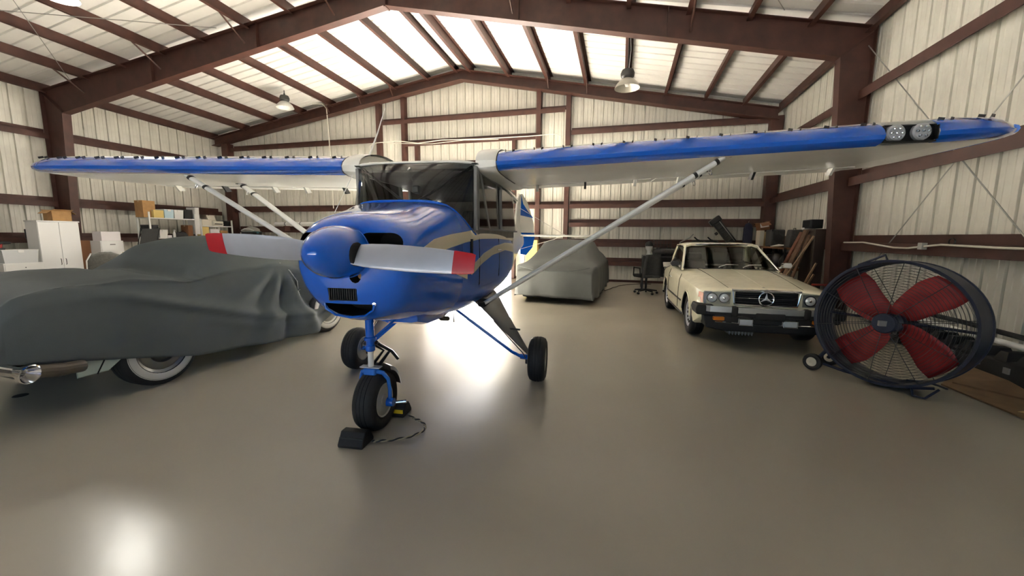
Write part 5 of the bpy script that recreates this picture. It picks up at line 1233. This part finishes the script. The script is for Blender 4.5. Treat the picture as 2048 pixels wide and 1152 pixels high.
# --- workbench behind the ivory car
wk = thing('workbench', 'dark workbench along the end wall behind the ivory car', 'workbench', (2.95, 12.55, 0))
obj('bench_top', MB().b6(-1.05,.90,-.28,.28,1.14,1.19), DCARD, wk, bevel=.006); obj('lower_shelf', MB().b6(-1.0,.85,-.25,.25,.40,.43), DCARD, wk)
for sx in (-1.0, .85):
    for sy in (-1, 1): obj('leg', MB().b6(sx-.04,sx+.04,sy*.23-.04,sy*.23+.04,0,1.14), STEEL, wk)
rr = thing('roof_rack_bar', 'black ribbed rack leaning diagonally over the workbench', 'rack', (3.03, 12.45, 1.191))
Mr = Matrix.Rotation(math.radians(-38), 3, 'Y')
def rp(p): q = Mr @ Vector(p); return (q.x-.0, q.y, q.z+.10)
def rbox(x0,x1,y0,y1,z0,z1): return MB().hexa([rp(p) for p in ((x0,y0,z0),(x1,y0,z0),(x1,y1,z0),(x0,y1,z0),(x0,y0,z1),(x1,y0,z1),(x1,y1,z1),(x0,y1,z1))])
for s in (-1, 1): obj('rail', rbox(s*.09-.025,s*.09+.025,-.05,.05,0,.78), BLACK, rr, bevel=.008)
obj('rack_web', rbox(-.09,.09,-.02,.04,0,.74), DGREY, rr)
for k in range(5): obj('cross_bar', rbox(-.09,.09,-.04,.03,.08+k*.14,.11+k*.14), BLACK, rr)
obj('end_block', rbox(-.16,.16,-.08,.08,.70,.86), BLACK, rr, bevel=.03); obj('bright_edge', rbox(.06,.075,-.056,-.05,.02,.72), GREYROD, rr); obj('side_knob', rbox(-.22,-.14,-.03,.03,.42,.50), BLACK, rr, bevel=.01)
for x, lb in ((2.15, 'black coiled hose on the workbench left end'), (2.50, 'black coiled hose on the workbench near the leaning rack')):
    t = thing('coiled_hose', lb, 'hose', (x, 12.45, 1.198), 0, 'coiled hoses on the workbench')
    for k in range(3): obj('coil', MB().tube([(.15*math.cos(a), .13*math.sin(a), .03+k*.045+.01*math.sin(a*2)) for a in [j*PI/10 for j in range(21)]], .024, 8, caps=False), RUBBER, t)
    obj('hose_end', MB().tube([(.15,0,.05),(.10,-.12,.12),(-.05,-.1,.17),(-.12,-.05,.24)], .020, 8), RUBBER, t)
nb = thing('garment_bag', 'navy garment bag hanging upright at the workbench end', 'bag', (3.46, 12.66, 1.191))
obj('bag_body', MB().loft([[(x*k, y*k, z) for x, y in ((-.10,-.05),(.10,-.05),(.12,0),(.10,.05),(-.10,.05),(-.12,0))] for z, k in ((0,.9),(.2,1.05),(.5,1.0),(.62,.7),(.66,.2))]), mat('navy_cloth', (.02,.022,.05), .8), nb, smooth=60); obj('hanger_hook', MB().tube([(0,0,.65),(0,0,.70),(.02,0,.72)], .005, 6), CHROME, nb)
carton('tan cardboard box on the workbench with an open box on top', 3.64, 3.92, 12.28, 12.55, 1.191, 1.60, LCARD)
ob = carton('reddish open box tilted on the tan box', 3.64, 3.88, 12.30, 12.53, 1.63, 1.83, DCARD, flaps=True)
ob.rotation_euler = (0, -.18, .2); ob.location.z = 1.645
obj('white_panel', MB().b6(-.122,.10,-.125,-.121,.08,.20), mat('white_carton', (.8,.76,.77), .6), ob)
tl = thing('tall_carton', 'tall white sided carton standing at the end of the workbench', 'box', (3.60, 12.08, 0))
obj('carton', MB().b6(-.05,.05,-.15,.15,0,1.63), mat('pale_carton', (.66,.62,.52), .7), tl, bevel=.005); obj('print_band', MB().b6(.0505,.0515,-.1,.1,.9,1.5), DCARD, tl)
# --- stack along right wall
sk = thing('speaker_case', 'black speaker case perched on the dark shelf by the right wall', 'speaker', (3.78, 11.55, 1.221))
obj('case', MB().b6(-.15,.15,-.22,.22,0,.42), DGREY, sk, bevel=.03); obj('speaker_cone', MB().lathe([(.10,0),(.08,-.02),(.03,-.04),(0,-.03)], (0,-.222,.2), (0,-1,0), 24), BLACK, sk); obj('corner_cap', MB().b6(-.155,-.10,-.225,-.17,.37,.425), BLACK, sk, bevel=.01)
ds = thing('dark_shelf', 'low dark steel shelf along the right wall full of black clutter', 'shelf', (3.74, 11.0, 0))
for z in (.30,.75,1.22): obj('shelf_board', MB().b6(-.2,.2,-.85,.85,z-.04,z), DCARD, ds)
for sx in (-1, 1):
    for sy in (-1, 1): obj('upright', MB().b6(sx*.19-.02,sx*.19+.02,sy*.83-.02,sy*.83+.02,0,1.22), BLACK, ds)
for y, z, k, lb in ((10.45,.751,1.0,'black helmet shaped bag on the middle level of the dark shelf'), (10.95,.751,1.15,'larger black bag in the middle of the dark shelf'), (11.5,.751,.9,'smaller black bag at the far end of the dark shelf')):
    t = thing('equipment_bag', lb, 'bag', (3.74, y, z), 0, 'black bags on the dark shelf')
    obj('bag_body', MB().loft([[(x*k*s, yy*k, zz*k*s2) for x, zz in ((-.16,0),(.16,0),(.18,.14),(.12,.28),(-.12,.28),(-.18,.14))] for yy, s, s2 in ((-.2,.6,.6),(-.12,.95,.95),(.05,1,1.08),(.15,.9,.9),(.2,.5,.6))]), BLACK, t, smooth=70); obj('bag_strap', MB().tube([(0,-.1*k,.28*k),(0,-.04*k,.36*k),(0,.08*k,.36*k),(0,.12*k,.28*k)], .012, 6), DGREY, t)
tri = tag(obj('metal_rod', MB().tube([(-.22,.02,-.03),(-.05,0,0),(.02,0,.0),(.3,-.02,.005)], [.010,.026,.016,.012], 10), WHITE, None, (3.70, 10.85, 1.262)), 'thin white metal rod lying on the dark shelf', 'rod')
mc = thing('upright_case', 'grey upright case standing on the near end of the dark shelf', 'case', (3.76, 10.34, 1.221))
obj('case_body', MB().hexa([(-.14,-.16,0),(.14,-.16,0),(.14,.16,0),(-.14,.16,0),(-.10,-.13,.40),(.12,-.13,.40),(.12,.13,.40),(-.10,.13,.40)]), DGREY, mc, bevel=.02); obj('case_handle', MB().tube([(0,-.06,.40),(0,-.05,.43),(0,.05,.43),(0,.06,.40)], .008, 6), BLACK, mc)
# --- lumber rack with leaning boards
WOODD = mat('weathered_board', (.13,.07,.04), .8, var=.3, vscale=12); WOODL = mat('pale_batten', (.26,.17,.10), .8, var=.2, vscale=12)
lk = thing('dark_locker', 'narrow dark locker behind the leaning boards', 'locker', (3.84, 9.62, 0))
obj('locker_body', MB().b6(-.08,.11,-.28,.30,0,1.62), mat('brown_black', (.035,.02,.015), .6), lk, bevel=.008); obj('locker_door', MB().b6(-.095,-.082,-.26,.28,.04,1.58), MATS['brown_black'], lk, bevel=.004); obj('locker_handle', MB().tube([(-.096,.22,.8),(-.112,.22,.82),(-.112,.22,.95),(-.096,.22,.97)], .006, 6), CHROME, lk)
mo = thing('old_monitor', 'small black monitor on top of the dark locker', 'monitor', (3.80, 9.66, 1.621))
obj('monitor_case', MB().b6(-.10,.12,-.24,.16,.01,.19), BLACK, mo, bevel=.015); obj('screen', MB().b6(-.106,-.10,-.2,.12,.04,.17), VOID, mo); obj('bezel', MB().b6(-.112,-.104,.02,.14,.0,.03), WPLAS, mo)
BG = 'boards leaning on the dark locker'
def board(label, p0, p1, wid, th, m, name='wood_board'):
    p0, p1 = Vector(p0), Vector(p1); d = (p1-p0).normalized(); side = Vector((0,1,0)); side = (side - d*side.dot(d)).normalized(); nrm = d.cross(side)
    c = p0; mb = MB().hexa([ (q - c) for q in [p0-side*wid/2-nrm*th/2, p0+side*wid/2-nrm*th/2, p0+side*wid/2+nrm*th/2, p0-side*wid/2+nrm*th/2, p1-side*wid/2-nrm*th/2, p1+side*wid/2-nrm*th/2, p1+side*wid/2+nrm*th/2, p1-side*wid/2+nrm*th/2]])
    return tag(obj(name, mb, m, None, tuple(c), bevel=.004, smooth=0), label, 'board', BG)
board('wide dark weathered board leaning in the middle of the boards', (3.22,9.70,.02), (3.715,9.62,1.60), .20, .03, WOODD)
board('reddish board leaning left of the wide weathered board', (3.16,9.95,.02), (3.715,9.84,1.56), .14, .03, mat('red_board', (.16,.06,.035), .8, var=.25, vscale=10))
board('long pale batten leaning steeply over the boards', (3.05,9.45,.02), (3.69,9.20,1.48), .05, .03, WOODL)
board('narrow brown board leaning right of the wide weathered board', (3.34,9.50,.02), (3.715,9.46,1.50), .12, .025, WOODD)
board('short thin batten at the foot of the column', (3.40,9.20,.02), (3.72,9.06,.95), .04, .03, WOODL)
board('second short batten crossing at the foot of the column', (3.48,9.28,.02), (3.73,9.14,.72), .04, .03, WOODL)
# --- floor jack
jk = thing('floor_jack', 'red floor jack with long handle between the ivory car and the fan', 'jack', (3.28, 7.75, 0), .1)
JR = mat('jack_red', (.38,.05,.03), .4)
for s in (-1, 1): obj('side_plate', MB().hexa([(-.30,s*.12-.01,.05),(.28,s*.12-.01,.05),(.28,s*.12+.01,.05),(-.30,s*.12+.01,.05),(-.30,s*.12-.01,.14),(.22,s*.12-.01,.20),(.22,s*.12+.01,.20),(-.30,s*.12+.01,.14)]), JR, jk)
for sx in (-.24, .22):
    for s in (-1, 1): obj('jack_wheel', MB().lathe([(0,-.02),(.045,-.02),(.05,0),(.045,.02),(0,.02)], (sx,s*.15,.05), (0,1,0), 18), RUBBER, jk)
obj('saddle', MB().lathe([(0,.03),(.06,.03),(.06,0),(0,0)], (-.26,0,.16), (0,0,1), 20), MGREY, jk); obj('lift_arm', MB().b6(-.26,.15,-.04,.04,.10,.16), JR, jk)
obj('jack_handle', MB().tube([(.20,0,.14),(.10,0,.62),(.05,0,.66)], .016, 8), JR, jk); obj('cross_grip', MB().tube([(-.16,-.05,.655),(.34,.05,.655)], .018, 8), JR, jk)
# --- by the right wall in front
cbm = mat('flattened_cardboard', (.20,.125,.065), .85, var=.18, vscale=5)
fb = thing('flattened_carton', 'flattened brown carton lying on the floor behind the fan', 'cardboard', (3.72, 4.72, 0), .0)
obj('sheet', MB().hexa([(-.62,.0,.004),(-.55,-.80,.004),(-.06,-1.1,.004),(-.06,.62,.004),(-.62,.0,.016),(-.55,-.80,.016),(-.06,-1.1,.016),(-.06,.62,.016)]), cbm, fb, smooth=0)
obj('raised_panel', MB().hexa([(-.50,.05,.018),(-.10,-.40,.018),(-.08,.05,.018),(-.10,.52,.018),(-.50,.05,.03),(-.10,-.40,.03),(-.08,.05,.09),(-.10,.52,.10)]), cbm, fb, smooth=0)
obj('tape', MB().hexa([(-.50,-.62,.0165),(-.46,-.64,.0165),(-.10,-.46,.0165),(-.12,-.42,.0165),(-.50,-.62,.0185),(-.46,-.64,.0185),(-.10,-.46,.0185),(-.12,-.42,.0185)]), LCARD, fb, smooth=0)
obj('hand_hole', MB().lathe([(0,.002),(.03,.002),(.03,0)], (-.30,-.02,.031), (0,0,1), 14), VOID, fb)
rt = thing('rubber_track', 'black lugged rubber track lying along the foot of the right wall', 'rubber track', (3.83, 5.6, 0))
obj('belt', MB().b6(-.12,.10,-1.6,1.5,.0,.24), RUBBER, rt, bevel=.03)
lug = mesh_of('lug', MB().hexa([(-.13,-.07,0),(.11,-.07,0),(.11,.07,0),(-.13,.07,0),(-.10,-.04,.09),(.08,-.04,.09),(.08,.04,.09),(-.10,.04,.09)]), RUBBER, 0)
for k in range(14): inst('lug', lug, rt, Matrix.Translation((0,-1.5+k*.22,.235)) @ Matrix.Rotation(.15*math.sin(k*2.3), 4, 'Z'))
for k in range(9): obj('side_clip', MB().b6(-.135,-.118,-1.4+k*.33,-1.34+k*.33,.12,.18), MGREY, rt)
wp = tag(obj('white_conduit_pipe', MB().tube([(0,-1.7,0),(0,1.0,0)], .030, 12), WHITE, None, (3.86, 5.9, .375)), 'white plastic pipe resting on the black rubber track', 'pipe')
bh = tag(obj('black_hose', MB().tube([(0,-1.5,.02),(-.01,-.8,.0),(.0,0,.01),(.0,.9,0)], .028, 8), RUBBER, None, (3.90, 5.8, .46)), 'black hose lying above the white pipe by the right wall', 'hose')
# --- carton behind the far covered car, cord, drain
yc = carton('yellow tan carton standing behind the taupe covered car', -2.92, -2.55, 12.35, 12.65, 0, 1.31, YCARD)
ec = tag(obj('extension_cord', MB().tube([(0,0,.008),(.12,.35,.008),(.20,.55,.03),(.26,.70,.02),(.34,1.15,.008),(.6,1.6,.008),(1.0,1.9,.008),(1.3,1.95,.008)], .010, 6), mat('dark_cord', (.08,.05,.04), .6), None, (-.36, 10.75, 0)), 'dark extension cord trailing from the taupe cover to the end wall', 'cord')
dn = obj('floor_drain', MB().lathe([(0,.004),(.045,.004),(.05,0)], (-5.02, 2.06, 0), (0,0,1), 20), VOID, floor)
